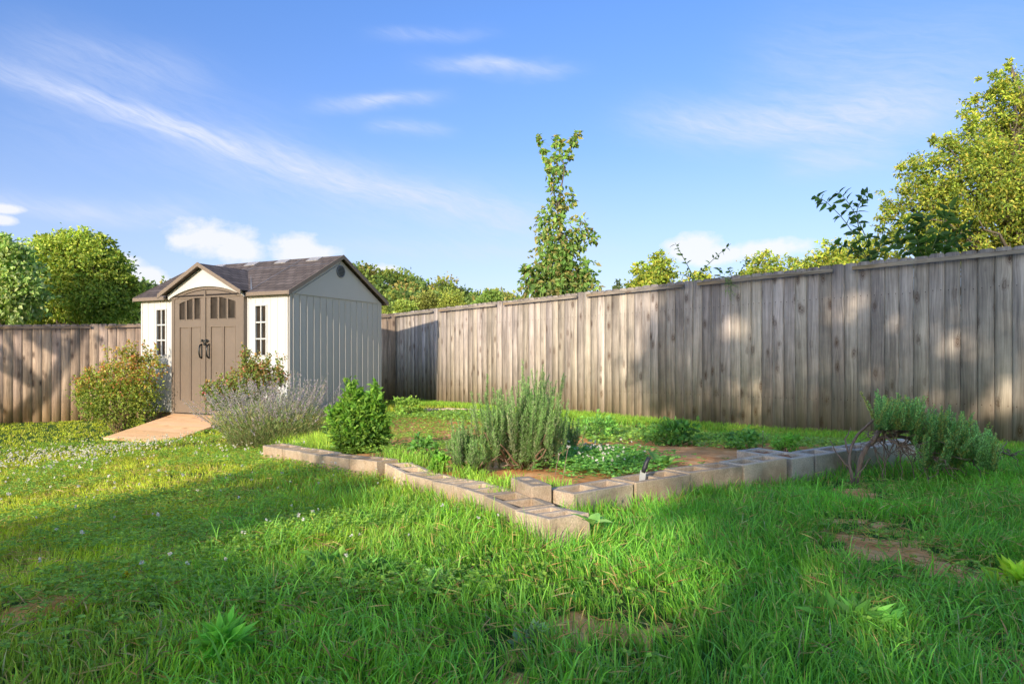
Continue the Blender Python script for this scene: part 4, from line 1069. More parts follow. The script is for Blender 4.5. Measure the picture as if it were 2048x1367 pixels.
def height_map(X, Y):
    d = np.hypot(X, Y)
    right = 1/(1+np.exp(-(X+1.1-.12*Y)*2.2))
    h = .05+.05*right*np.clip(1.5-Y/9, .35, 1)
    h *= .7+.75*fbm(X, Y, .45, 31)
    h = np.where(Y > 5.5, np.minimum(h, .075), h)
    return h
def clumpy(n_, y0, y1, dens_name, hmul=1.0, wid=.0035, ymode=1.0, xmax=.98, tall=1.0, excl_bed=True, lean=(.1, .75)):
    """tufts of blades scattered over the terrain between two distances"""
    nt = n_//7
    Y = (rng.uniform(0, 1, nt)*(y1**ymode-y0**ymode)+y0**ymode)**(1/ymode); X = rng.uniform(-1, 1, nt)*(Y*xmax+.35)
    tx = X; ty = Y
    X = np.repeat(tx, 7)+rng.normal(size=nt*7)*.018; Y = np.repeat(ty, 7)+rng.normal(size=nt*7)*.018
    ok = fence_ok(X, Y) & ~in_shed(X, Y, .02) & ~in_ramp(X, Y) & (Y > .75)
    sd = bed_sd(X, Y)
    if excl_bed: ok &= sd < -.02
    ok &= ~on_block(X, Y)
    bare = np.zeros(len(X)); Xw = X+.28*(fbm(X, Y, .13, 201)-.5); Yw = Y+.40*(fbm(X, Y, .15, 202)-.5)
    for (p, rx, ry) in PATCH: bare = np.maximum(bare, np.exp(-(((Xw-p[0])/rx)**2+((Yw-p[1])/(ry*2.6))**2)**1.5))
    bare += .25*np.clip(fbm(X, Y, .35, 77)-.62, 0, 1)*3
    ok &= rng.uniform(0, 1, len(X)) > np.clip(bare*1.25-.08, 0, .96)
    X = X[ok]; Y = Y[ok]; n2 = len(X)
    Z = gz(X, Y)
    H = height_map(X, Y)*rng.uniform(.5, 1.35, n2)*hmul*.8*np.clip(.85+.1*(Y-1.5), .85, 1)
    pm = np.zeros(n2)
    for (p, rx, ry) in PATCH[:3]+PATCH[7:8]: pm = np.maximum(pm, np.exp(-(((X-p[0])/(rx*1.7))**2+((Y-p[1]+.12)/(ry*5))**2)))
    H = H*(1-.72*pm)
    edge = on_block(X, Y, .06); H = np.where(edge, H*1.3, H)
    nearr = np.exp(-((X-1.95)**2/.35+(Y-3.5)**2/.25)); H *= 1-.6*nearr
    pr = (X+2.0*1)*0
    # colour: mown left lawn yellowed to look sunlit, long grass on the right deeper green
    right = 1/(1+np.exp(-(X+1.0-.1*Y)*2.0))
    ca = np.array([.19, .24, .022]); cb = np.array([.085, .225, .03])
    C = ca*(1-right[:, None])+cb*right[:, None]
    v_ = fbm(X, Y, .5, 51)[:, None]; C = C*(.65+.75*v_)
    C = C*np.exp(rng.normal(size=(n2, 1))*.20)
    dry = rng.uniform(0, 1, n2) < .075; C[dry] = np.array([.32, .27, .11])*rng.uniform(.6, 1.1, (dry.sum(), 1))
    blue = rng.uniform(0, 1, n2) < .15; C[blue] *= np.array([.8, 1.0, 1.8])
    az = fbm(X, Y, .4, 91)*14+rng.normal(size=n2)*.9
    return X, Y, Z, az, H, rng.uniform(lean[0], lean[1], n2)**1.2*1.3, wid*rng.uniform(.7, 1.3, n2)*(1+.10*np.maximum(Y-3, 0)), C
sets = [clumpy(130000, .8, 3.6, 'near', 1.0, .0031, 1.4), clumpy(175000, 3.2, 7.5, 'mid', 1.0, .0036, 1.3), clumpy(145000, 7, 15.5, 'far', .9, .0042, 1.2)]
X, Y, Z, az, H, ln_, Wd_, C = [np.concatenate([s_[k] for s_ in sets]) for k in range(8)]
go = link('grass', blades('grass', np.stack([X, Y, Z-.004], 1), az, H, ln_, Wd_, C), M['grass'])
tag(go, 'lawn grass, mown on the left and long and lush on the right', 'grass', kind='stuff')
# long seed-height blades scattered in the near right lawn and along the blocks
n_ = 15000
Y = rng.uniform(1.0, 4.6, n_); X = rng.uniform(-.5, 1, n_)*(Y*.8+.3)
k = fence_ok(X, Y) & (bed_sd(X, Y) < -.02) & ~on_block(X, Y) & (bare_mask(X, Y) < .2) & (fbm(X, Y, .3, 61) > .46) & (bed_sd(X, Y) < -.16)
X = X[k]; Y = Y[k]; n2 = len(X)
C = np.array([.10, .25, .04])*np.exp(rng.normal(size=(n2, 1))*.22)
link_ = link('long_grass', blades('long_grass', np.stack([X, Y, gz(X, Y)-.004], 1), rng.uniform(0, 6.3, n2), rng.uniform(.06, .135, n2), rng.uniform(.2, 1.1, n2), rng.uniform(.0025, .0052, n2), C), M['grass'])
tag(link_, 'long broad grass blades standing out of the near right lawn', 'grass', kind='stuff')
# dry thatch lying between the blades
n_ = 30000
Y = rng.uniform(1.0, 8.5, n_)**1.0; X = rng.uniform(-1, 1, n_)*(Y*.8+.3)
k = fence_ok(X, Y) & (bed_sd(X, Y) < -.02) & ~on_block(X, Y) & (fbm(X, Y, .4, 71) > .42)
X = X[k]; Y = Y[k]; n2 = len(X); a_ = rng.uniform(0, 6.3, n2)
o = link('dry_grass', leaves('dry_grass', np.stack([X, Y, gz(X, Y)+rng.uniform(.004, .05, n2)], 1), np.stack([np.cos(a_), np.sin(a_), rng.uniform(-.1, .7, n2)], 1), rng.uniform(.03, .075, n2), rng.uniform(.001, .002, n2), pal([(.26, .20, .09), (.22, .15, .07), (.30, .27, .13)], n2, .2), .1, .2), M['leaf'])
tag(o, 'dry straw and dead blades lying between the lawn grass', 'dead grass', kind='stuff')
# clover leaves and weeds woven through the lawn
def clover(name, label, n_, fn, size=.011, cols=((.12, .24, .04), (.17, .30, .05))):
    X, Y = fn(n_); k = fence_ok(X, Y) & ~in_shed(X, Y) & ~in_ramp(X, Y) & ~on_block(X, Y)
    X = X[k]; Y = Y[k]; n2 = len(X); Z = gz(X, Y)+rng.uniform(.015, .06, n2)
    Pn = np.repeat(np.stack([X, Y, Z], 1), 3, 0); a = np.repeat(rng.uniform(0, 6.28, n2), 3)+np.tile([0, 2.094, 4.189], n2)
    D = np.stack([np.cos(a), np.sin(a), np.full(len(a), .25)], 1)
    s_ = np.repeat(size*rng.uniform(.7, 1.4, n2)*(1+.05*np.maximum(Y-3, 0)), 3)
    o = link(name, leaves(name, Pn, D, s_, s_*.95, pal(cols, len(Pn), .15), .15, .1, False, np.tile([0, 0, 1.0], (len(Pn), 1))+rng.normal(size=(len(Pn), 3))*.45), M['leaf'])
    return tag(o, label, 'ground cover', kind='stuff')
def f0(n_):
    Y = rng.uniform(1.2, 3.6, n_); X = rng.uniform(-.8, .8, n_)*Y; k = (fbm(X, Y, .4, 171) > .58) & (bed_sd(X, Y) < -.03); return X[k], Y[k]
clover('clover', 'small clover leaves showing between the long near grass', 9000, f0, .010)
def f1(n_):
    Y = rng.uniform(1.7, 9.5, n_); X = rng.uniform(-.86, .05, n_)*Y; k = fbm(X, Y, .55, 101) > .50; return X[k], Y[k]
clover('clover', 'clover leaves woven through the left lawn', 60000, f1)
def bedf(n_):
    X = rng.uniform(-2.3, 3.2, n_); Y = rng.uniform(2.5, 10.8, n_); sd = bed_sd(X, Y)
    dens = fbm(X, Y, .7, 131)
    want = np.where(Y > 8.0, .9, 0)+np.where((X > .7) & (Y > 4.2+.35*X), .8, 0)+np.clip((dens-.52)*3.2, 0, 1)
    bareb = np.zeros(n_)
    for (px, py, rx, ry) in ((820, 868, .55, .5), (900, 878, .45, .5), (940, 862, .4, .6), (860, 905, .35, .5), (1250, 915, .3, .5), (1290, 895, .3, .35), (1100, 945, .25, .25), (1180, 950, .2, .2), (1340, 905, .2, .4), (1000, 900, .3, .4), (800, 855, .4, .6)):
        p = G(px, py); bareb += 1.3*np.exp(-((X-p[0])**2/(1.2*rx)**2+(Y-p[1])**2/(1.2*ry)**2))
    want = want*(1-np.clip(bareb*1.6, 0, .97))
    k = (sd > .02) & (rng.uniform(0, 1, n_) < want*.9); return X[k], Y[k]
clover('bed_weeds', 'low creeping weeds and seedlings covering the garden bed', 38000, bedf, .022, ((.14, .27, .06), (.19, .34, .06), (.11, .22, .06)))
def clf(n_):
    p = G(1195, 925); X = p[0]+rng.normal(size=n_)*.17; Y = p[1]+rng.normal(size=n_)*.32; k = bed_sd(X, Y) > .03; return X[k], Y[k]
clover('clover', 'patch of white clover at the right foot of the tall rosemary', 3500, clf, .016, ((.08, .22, .05), (.12, .28, .06)))
# grass tufts inside the bed
def tufts(name, label, pts, H, n_, cols, spread=.06):
    X = []; Y = []; 
    for (px, py) in pts:
        p = G(px, py); X.append(p[0]+rng.normal(size=n_)*spread); Y.append(p[1]+rng.normal(size=n_)*spread)
    X = np.concatenate(X); Y = np.concatenate(Y); n2 = len(X)
    o = link(name, blades(name, np.stack([X, Y, gz(X, Y)-.004], 1), rng.uniform(0, 6.3, n2), H*rng.uniform(.5, 1.2, n2), rng.uniform(.1, .9, n2), rng.uniform(.003, .005, n2), pal(cols, n2, .18)), M['grass'])
    return tag(o, label, 'grass', kind='stuff')
tufts('grass_tufts', 'sunlit grass tufts behind the left end of the block row', [(570, 893), (590, 895), (615, 893), (640, 898), (660, 900), (605, 885), (645, 885), (680, 905)], .16, 260, [(.15, .26, .04), (.2, .3, .05)], .09)
tufts('grass_tufts', 'bright grass around the loose block in the near corner', [(1000, 968), (985, 974), (1098, 988), (1106, 978), (1114, 992), (955, 962)], .07, 80, [(.14, .28, .04), (.18, .32, .05)], .05)
tufts('grass_tufts', 'grass growing out of the cells of the left row', [(800, 925), (825, 928), (845, 935), (780, 915), (930, 955), (870, 950), (1010, 985)], .10, 120, [(.13, .25, .04)], .05)
def bandx(n_):
    X = rng.uniform(-2.4, 5.2, n_); r0 = A[None]; Y = 13.62-(X-A[0])*1.155-rng.uniform(.06, 1.3, n_); return X, Y
X, Y = bandx(26000); k = fence_ok(X, Y) & ~on_block(X, Y) & ~in_shed(X, Y); X = X[k]; Y = Y[k]; n2 = len(X)
o = link('grass_verge', blades('grass_verge', np.stack([X, Y, gz(X, Y)], 1), rng.uniform(0, 6.3, n2), .075*rng.uniform(.5, 1.3, n2), rng.uniform(.1, .8, n2), np.full(n2, .005), pal([(.13, .24, .03), (.16, .26, .04), (.09, .2, .03)], n2, .2)), M['grass'])
tag(o, 'grass verge along the foot of the right fence', 'grass', kind='stuff')
# clover flower heads
def heads(name, label, X, Y, up, sz):
    k = fence_ok(X, Y) & ~in_shed(X, Y) & ~in_ramp(X, Y) & ~on_block(X, Y); X = X[k]; Y = Y[k]; n2 = len(X); q = 9
    c = np.stack([X, Y, gz(X, Y)+rng.uniform(up*.7, up*1.3, n2)], 1); Pn = np.repeat(c, q, 0); D = rng.normal(size=(n2*q, 3)); s_ = np.repeat(sz*rng.uniform(.7, 1.2, n2), q)
    o = link(name, leaves(name, Pn, D, s_, s_*.8, pal([(.85, .82, .70), (.75, .72, .56), (.85, .78, .70)], n2*q, .1), 0, 0), M['petal']); return tag(o, label, 'flowers', kind='stuff')
n_ = 3800; Y = rng.uniform(4.2, 9.6, n_); X = rng.uniform(-.86, -.30, n_)*Y; w_ = np.exp(-((Y-7.6)/1.3)**2)*np.clip(fbm(X, Y, .9, 140)*2-.55, 0, 1)*np.clip((-X-1.8)/2, 0, 1)*1.6+.03; k = rng.uniform(0, 1, n_) < w_
heads('clover_flowers', 'drift of white clover heads across the sunlit left lawn', X[k], Y[k], .075, .013)
n_ = 90; Y = rng.uniform(2.0, 5.5, n_); X = rng.uniform(-.7, .08, n_)*Y
k = bed_sd(X, Y) < -.03
heads('clover_flowers', 'scattered white clover heads in the shaded near lawn', X[k], Y[k], .075, .009)
p = G(1195, 920); n_ = 90
heads('clover_flowers', 'white clover heads in the patch right of the tall rosemary', p[0]+rng.normal(size=n_)*.13, p[1]+rng.normal(size=n_)*.25, .07, .009)

# ------------------------------------------------------------------ trees beyond the fence
def tree(name, label, cat, base, lumps, nleaf, L, W, cols, trunk_r=.15, fork=.35, nbr=40, group=None, topcols=None, grad=.45, cl=.22, droop=.2, big=False, perc=26, gaps=(), mincl=4, topi=None):
    r = plant(name, label, cat, base, group); base = np.array(base, float)
    cs = np.array([c for c, _ in lumps]); zs = cs[:, 2]
    top = cs[np.argmax(zs)] if topi is None else cs[topi]
    spine = curve(base, top, 0, 9, .012); fk = spine[max(1, int(9*fork))]
    lines = [(spine, np.linspace(trunk_r, trunk_r*.15, 9))]
    vol = np.array([np.prod(r_)**.75 for _, r_ in lumps]); vol /= vol.sum(); Pn = []; Dn = []; Cn = []
    z0 = min(c[2]-r_[2] for c, r_ in lumps); z1 = max(c[2]+r_[2] for c, r_ in lumps)
    for (c, r_), v_ in zip(lumps, vol):
        c = np.array(c); r_ = np.array(r_); ncl = max(mincl if r_[0] > .12 else 4, int(nleaf*v_/perc))
        u = unit(rng.normal(size=(ncl, 3)))*(rng.uniform(.1, 1.15, (ncl, 1))**.5)
        cc = c+u*r_
        for q, uu_ in zip(cc, u):
            s_ = r_.mean()*cl*rng.uniform(.6, 1.4); pts = q+rng.normal(size=(perc, 3))*[s_, s_, s_*.6]
            Pn.append(pts); Dn.append(rng.normal(size=(perc, 3))+uu_*.7+np.array([0, 0, -droop*1.5]))
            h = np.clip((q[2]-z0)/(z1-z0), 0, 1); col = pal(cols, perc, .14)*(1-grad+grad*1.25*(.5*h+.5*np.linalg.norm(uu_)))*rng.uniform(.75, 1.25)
            Cn.append(col)
        for _ in range(max(1, int(nbr*v_))):
            q = cc[rng.integers(ncl)]; lim = q[2]-.6*np.linalg.norm(q[:2]-spine[5][:2]); cand = [j for j in range(1, 9) if spine[j][2] < lim]
            s0_ = spine[cand[-1] if cand else 1]
            lines.append((curve(s0_, q, .05, 7, .04), np.linspace(min(trunk_r*.28, r_.mean()*.07), trunk_r*.03, 7)))
    Pn = np.concatenate(Pn); n_ = len(Pn); Dn = [np.concatenate(Dn)]; Cn = [np.concatenate(Cn)]
    for (gc, gv, gr_) in gaps:          # leaves cleared along the sun's path so light patches fall through
        k_ = (Pn[:, :2] @ cdir-gc)**2+(Pn[:, 2]-CZ+TS*(Pn[:, :2] @ wdir)-gv)**2 > (gr_*rng.uniform(.6, 1.5, len(Pn)))**2
        Pn = Pn[k_]; Dn = [Dn[0][k_]]; Cn = [Cn[0][k_]]
    n_ = len(Pn)
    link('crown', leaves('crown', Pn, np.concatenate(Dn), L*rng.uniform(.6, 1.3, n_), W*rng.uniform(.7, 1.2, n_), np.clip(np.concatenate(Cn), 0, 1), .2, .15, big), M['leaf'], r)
    link('trunk', tubes('trunk', lines, 6), M['bark'], r)
    return r
def lum(d, lst, rd=1.0):
    out = []
    for t in lst:
        px, py, rp = t[:3]; ry = t[3] if len(t) > 3 else rp; dd = d+(t[4] if len(t) > 4 else rng.uniform(-.5, .5)*rp/F*d)
        out.append((tuple(P(px, py, dd)), (rp/F*d, rp/F*d*rd, ry/F*d)))
    return out
def gnd(px, d): X_ = (px-CX)/F*d; return (X_, d, gz(X_, d))
ylw = [(.19, .27, .04), (.26, .32, .05), (.13, .20, .04), (.30, .30, .06), (.09, .15, .03)]
mid = [(.15, .23, .04), (.22, .29, .05), (.11, .18, .03), (.27, .32, .07)]
YT = tree('young_tree', 'slender young tree with upright leafy leader rising behind the middle of the fence', 'tree', gnd(1118, 13.6),
     lum(13.6, [(1118, 575, 62, 30, 0), (1118, 535, 46, 34, 0), (1070, 560, 26, 26), (1168, 558, 24, 30), (1118, 490, 34, 30, 0), (1055, 540, 11, 20), (1085, 455, 14, 34, 0), (1158, 470, 16, 40, 0), (1112, 440, 20, 40, 0), (1116, 385, 15, 34, 0), (1142, 400, 9, 20, 0), (1110, 345, 13, 30, 0), (1122, 325, 10, 26, 0), (1094, 325, 5, 18, 0), (1087, 300, 3, 16, 0), (1078, 278, 2, 8, 0), (1136, 312, 4, 18, 0), (1147, 288, 3, 14, 0), (1156, 270, 3, 5, 0), (1110, 288, 3, 16, 0), (1122, 290, 3, 14, 0), (1185, 480, 7, 24, 0)]),
     3900, .12, .075, [(.08, .17, .04), (.12, .22, .05), (.17, .26, .08), (.20, .20, .07)], .05, .3, 60, cl=.3, droop=.5, perc=9, mincl=7, topi=-2)
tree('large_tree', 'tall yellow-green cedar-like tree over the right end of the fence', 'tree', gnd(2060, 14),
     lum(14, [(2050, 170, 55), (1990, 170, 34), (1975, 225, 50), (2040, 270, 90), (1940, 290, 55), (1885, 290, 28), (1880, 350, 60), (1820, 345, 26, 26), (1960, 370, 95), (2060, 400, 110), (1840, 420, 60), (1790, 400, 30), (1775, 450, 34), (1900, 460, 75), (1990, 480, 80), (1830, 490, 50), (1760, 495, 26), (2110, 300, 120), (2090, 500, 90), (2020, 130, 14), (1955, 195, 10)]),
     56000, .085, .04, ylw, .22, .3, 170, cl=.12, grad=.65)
for k, (px, top, rp, d) in enumerate(((1285, 528, 24, 17), (1318, 503, 28, 19), (1400, 535, 34, 18), (1525, 503, 46, 18), (1590, 512, 42, 20), (1650, 488, 45, 17), (1710, 470, 50, 18), (1245, 560, 22, 24))):
    tree('background_tree', ['small lime tree top just right of the young tree', 'yellow-green tree top left of the first shoot cluster over the fence', 'tree top behind the leafy shoot over the fence', 'rounded light green tree top above the middle of the right fence', 'low yellow-green tree top under the white cloud', 'spiky yellow-green tree top beside the dark shoots', 'yellow tree top merging into the tall tree', 'dark small tree top behind the fence, right of the young tree'][k], 'tree', gnd(px, d),
         lum(d, [(px, top+45, rp, 36), (px-rp*.7, top+58, rp*.6), (px+rp*.7, top+54, rp*.6), (px+rng.uniform(-10, 10), top+12, rp*.35, 20), (px-10, top+80, rp), (px+rp*.5, top+30, 9, 14), (px-rp*.6, top+38, 8, 12)]), 3600, .10, .06, ylw if k != 7 else [(.07, .11, .04)], .06, .3, 24, group='trees behind the right fence', cl=.22)
# left side trees
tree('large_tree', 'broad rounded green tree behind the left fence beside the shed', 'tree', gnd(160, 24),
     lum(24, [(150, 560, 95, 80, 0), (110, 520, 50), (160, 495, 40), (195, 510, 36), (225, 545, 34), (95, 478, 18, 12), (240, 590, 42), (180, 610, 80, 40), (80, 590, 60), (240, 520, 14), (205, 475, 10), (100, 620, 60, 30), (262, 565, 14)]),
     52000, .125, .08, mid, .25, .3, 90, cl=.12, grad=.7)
tree('large_tree', 'pale leafed tree at the far left edge behind the left fence', 'tree', gnd(0, 20),
     lum(20, [(0, 560, 60, 70), (20, 510, 30, 24), (45, 500, 18, 14), (-30, 500, 40), (40, 590, 40, 50), (15, 620, 50, 30), (10, 488, 14)]), 12000, .15, .11, [(.15, .25, .07), (.2, .3, .1), (.28, .35, .18)], .2, .3, 50, cl=.2)
tree('large_tree', 'dark distant tree showing between the left tree and the shed roof', 'tree', gnd(280, 45),
     lum(45, [(275, 600, 40, 30), (288, 580, 16, 12), (255, 615, 40, 25), (300, 610, 40), (335, 610, 40)]), 5000, .35, .25, [(.05, .09, .03), (.07, .12, .04)], .2, .3, 20, cl=.25)
# shoots over the fence
def shoot(label, lines_px, d, L, W, cols, dens=26):
    b_ = P(*lines_px[0][0], d); r = plant('pokeweed', label, 'plant', (b_.x, b_.y, gz(b_.x, b_.y)))
    lns = [(curve((b_.x, b_.y, gz(b_.x, b_.y)), tuple(b_), 0, 6, .01), .012)]; Pn = []; Dn = []
    for l_ in lines_px:
        k = np.array([tuple(P(x, y, d+rng.uniform(-.12, .12)*(i > 0))) for i, (x, y) in enumerate(l_)]); n_ = 12
        t = np.linspace(0, len(k)-1, n_); i0 = np.clip(t.astype(int), 0, len(k)-2); f_ = (t-i0)[:, None]; c = k[i0]*(1-f_)+k[i0+1]*f_; c[1:-1] = (c[:-2]+2*c[1:-1]+c[2:])/4
        lns.append((c, np.linspace(.007, .002, n_)))
        Ltot = np.linalg.norm(np.diff(k, axis=0), axis=1).sum(); m_ = int(Ltot*dens)+4
        tt = np.linspace(.12, 1, m_); ci = np.clip((tt*(n_-1)).astype(int), 0, n_-2)
        tg = unit(np.gradient(c, axis=0))[ci]; side = unit(np.cross(tg, [0, 1.0, .2]))*np.where(np.arange(m_) % 2, 1, -1)[:, None]
        Pn.append(c[ci]+rng.normal(size=(m_, 3))*.005); Dn.append(tg*.6+side*.9+rng.normal(size=(m_, 3))*.45+[0, 0, -.1])
    Pn = np.concatenate(Pn); Dn = np.concatenate(Dn); n_ = len(Pn)
    link('foliage', leaves('foliage', Pn, Dn, L*rng.uniform(.5, 1.15, n_), W*rng.uniform(.7, 1.15, n_), pal(cols, n_, .15), .2, .3, True), M['leaf'], r)
    link('stem', tubes('stem', lns, 6), M['green_stem'], r)
dk = [(.045, .11, .03), (.065, .14, .04), (.035, .08, .03)]
shoot('dark leafy pokeweed shoots leaning left over the right part of the fence', [[(1745, 540), (1720, 490), (1690, 440), (1650, 400), (1628, 392)], [(1745, 540), (1735, 480), (1712, 430), (1690, 395), (1672, 382)], [(1720, 470), (1712, 425), (1722, 400), (1740, 380)], [(1745, 540), (1720, 500), (1690, 490), (1662, 490)], [(1745, 540), (1760, 490), (1770, 450)]], 8.3, .13, .06, dk, 24)
shoot('broad leafy pokeweed mass behind the fence, lit edges, in front of the tall tree', [[(1850, 530), (1852, 470), (1850, 430)], [(1850, 530), (1880, 460), (1905, 410)], [(1850, 530), (1820, 470), (1800, 440)], [(1850, 530), (1900, 480), (1945, 455)], [(1850, 530), (1890, 500), (1930, 490)], [(1850, 530), (1815, 500), (1785, 480)], [(1850, 530), (1835, 480), (1830, 450)], [(1850, 520), (1870, 490), (1900, 480)]], 8.0, .16, .065, [(.04, .10, .025), (.06, .13, .03), (.03, .075, .025)], 34)
shoot('small forked shoot over the fence below the right cloud', [[(1395, 570), (1375, 530), (1358, 500), (1350, 485)], [(1395, 570), (1400, 545), (1430, 515), (1462, 487)], [(1395, 570), (1380, 552), (1350, 548)], [(1440, 570), (1440, 545), (1438, 535)]], 9.7, .085, .038, dk, 17)
shoot('short dark shoot over the fence, between the forked shoot and the pokeweed', [[(1470, 565), (1485, 535), (1498, 520)], [(1470, 565), (1460, 545), (1455, 535)]], 9.3, .07, .03, [(.06, .14, .03)], 22)
# vine on the fence face
vb = P(1452, 556, 8.68); ln = []; Pn = []
for (x, y) in ((1460, 600), (1450, 590), (1468, 592), (1475, 575)):
    q = P(x, y, 8.60); c = curve(tuple(vb), tuple(q), 0, 8, .04); ln.append((c, .0018)); Pn.append(np.repeat(c, 7, 0)+rng.normal(size=(56, 3))*[.012, .006, .014])
Pn = np.concatenate(Pn); Pn[:, 1] -= .03
r = plant('creeper', 'small feathery creeper hanging over the fence top right of the middle post', 'vine', tuple(vb))
link('foliage', leaves('foliage', Pn, rng.normal(size=(len(Pn), 3))+[0, 0, -.8], .018, .008, pal([(.10, .19, .05)], len(Pn)), .1, .1), M['leaf'], r)
link('stem', tubes('stem', ln, 4), M['green_stem'], r)

# ------------------------------------------------------------------ wooded hill
prof = [(200, 622), (500, 560), (640, 526), (700, 528), (745, 534), (790, 552), (850, 566), (910, 574), (960, 582), (1040, 588), (1120, 592), (1250, 600), (1500, 612), (1900, 640)]
hx = np.linspace(-120, 110, 60); hy = np.linspace(70, 190, 26); HX, HYY = np.meshgrid(hx, hy)
def hill(X, Y):
    px = CX+F*X/150.0; ytop = np.interp(px, [p_[0] for p_ in prof], [p_[1] for p_ in prof]); zt = (HY-ytop)/F*150+CZ-4.0
    t = np.clip((Y-70)/80, 0, 1); back = np.clip((190-Y)/40, 0, 1)
    return -1.2+(zt+1.2)*(t**1.2)*np.minimum(1, back*1.0+.0)*1.0+fbm(X, Y, 18, 7)*2.5*t
hz_ = hill(HX, HYY); ny, nx = HX.shape; ii = (np.arange(ny-1)[:, None]*nx+np.arange(nx-1)[None]).ravel()
me = np_mesh('hills', np.stack([HX, HYY, hz_], -1).reshape(-1, 3), np.stack([ii, ii+1, ii+nx+1, ii+nx], 1).ravel(), np.arange(len(ii))*4, np.full(len(ii), 4), np.zeros((HX.size, 3)), smooth=True)
tag(link('hills', me, simple('hill_ground', (.05, .08, .03), 1, 0, .1, .3)), kind='structure')
Pn = []; Dn = []; Cn = []; Sn = []
pals = [(.07, .12, .03), (.11, .16, .035), (.15, .19, .045), (.09, .15, .04), (.17, .16, .05), (.06, .11, .035)]
for i in range(900):
    Y_ = rng.uniform(72, 156); X_ = rng.uniform(-.62, .25)*Y_
    px = CX+F*X_/Y_
    if px < 640 and px > 330 and Y_ > 110: continue
    z_ = float(hill(np.array([X_]), np.array([Y_]))[0]); rr = rng.uniform(1.7, 3.4)*(.8 if Y_ > 120 else 1); hh = rr*rng.uniform(.9, 1.3); k = 150
    u = unit(rng.normal(size=(k, 3)))*(rng.uniform(.5, 1.08, (k, 1))); u[:, 2] = np.abs(u[:, 2])*rng.uniform(.85, 1.1, k)
    lump_ = 1+.25*np.sin(u[:, :1]*7+i)*np.sin(u[:, 1:2]*6+i*2)
    pts = np.array([X_, Y_, z_+rr*.5])+u*[rr, rr, hh]*lump_; Pn.append(pts); Dn.append(u+rng.normal(size=(k, 3))*.7)
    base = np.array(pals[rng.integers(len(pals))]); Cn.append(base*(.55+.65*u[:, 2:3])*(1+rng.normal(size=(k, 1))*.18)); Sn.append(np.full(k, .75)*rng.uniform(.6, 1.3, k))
Pn = np.concatenate(Pn); s_ = np.concatenate(Sn)
o = link('woodland', leaves('woodland', Pn, np.concatenate(Dn), s_, s_*.75, np.clip(np.concatenate(Cn), 0, 1), .2, .1), M['leaf']); tag(o, 'distant mixed woodland covering the low hill', 'woodland', kind='stuff')
for k, (px, py, rp, d, cl_) in enumerate(((812, 618, 20, 60, [(.15, .22, .05), (.19, .25, .06)]), (770, 620, 13, 55, [(.22, .28, .09)]), (905, 612, 24, 66, [(.15, .2, .04), (.18, .22, .05)]), (980, 603, 24, 62, [(.12, .2, .05)]), (862, 606, 24, 70, [(.13, .16, .04)]))):
    tree('background_tree', ['fresh light green tree below the hill, right of the shed', 'very pale small tree at the shed roof corner', 'broad olive tree over the fence left of the young tree', 'mid green tree just left of the young tree', 'brownish round tree at the foot of the hill'][k], 'tree', gnd(px, d), lum(d, [(px, py, rp, rp*.9), (px+rp*.6, py+12, rp*.7), (px-rp*.6, py+12, rp*.7), (px, py-rp*.5, rp*.5)]), 5000, .26, .18, cl_, .2, .3, 10, group='trees between the fence and the hill', cl=.2)

# ------------------------------------------------------------------ behind the photographer: house and shade trees that throw the shadows
SA = R(23.4); SE = R(16.2); TS = math.tan(SE)
cdir = np.array([math.cos(SA), -math.sin(SA)]); wdir = np.array([math.sin(SA), math.cos(SA)])
def LS(c, v, w): q = cdir*c+wdir*w; return (q[0], q[1], CZ+v-TS*w)
hs = empty('house', LS(3, 0, -13)[:2]+(-.1,), 'single-storey house with hipped roof behind the photographer', 'house', rz=-SA)
eave = 2.6; ridge = LS(0, -.13, -13)[2]; 
xL, xR = -7.7, 9
boxes('wall', [(xL+.4, xR, -3.6, 3.6, 0, eave)], .01, M['cream'], hs)
polys('roof', [[(xL, -4, eave), (xL+1.5, 0, ridge+.1), (xL, 4, eave)], [(xL, -4, eave), (xR, -4, eave), (xR, 0, ridge+.1), (xL+1.5, 0, ridge+.1)], [(xL, 4, eave), (xL+1.5, 0, ridge+.1), (xR, 0, ridge+.1), (xR, 4, eave)]], M['vent'], hs)
def shade_tree(label, base_w, lumps_, n_, L_=.22, gaps=()):
    c0_, v0_, w0_ = lumps_[0][:3]; b_ = LS(c0_, 0, w0_)
    lm = []
    for (c, v, w, rr) in lumps_: lm.append((LS(c, v, w), (rr, rr, rr)))
    return tree('shade_tree', label, 'tree', (b_[0], b_[1], -.05), lm, n_, L_, L_*.7, mid, .22, .3, 30, cl=.3, gaps=gaps)
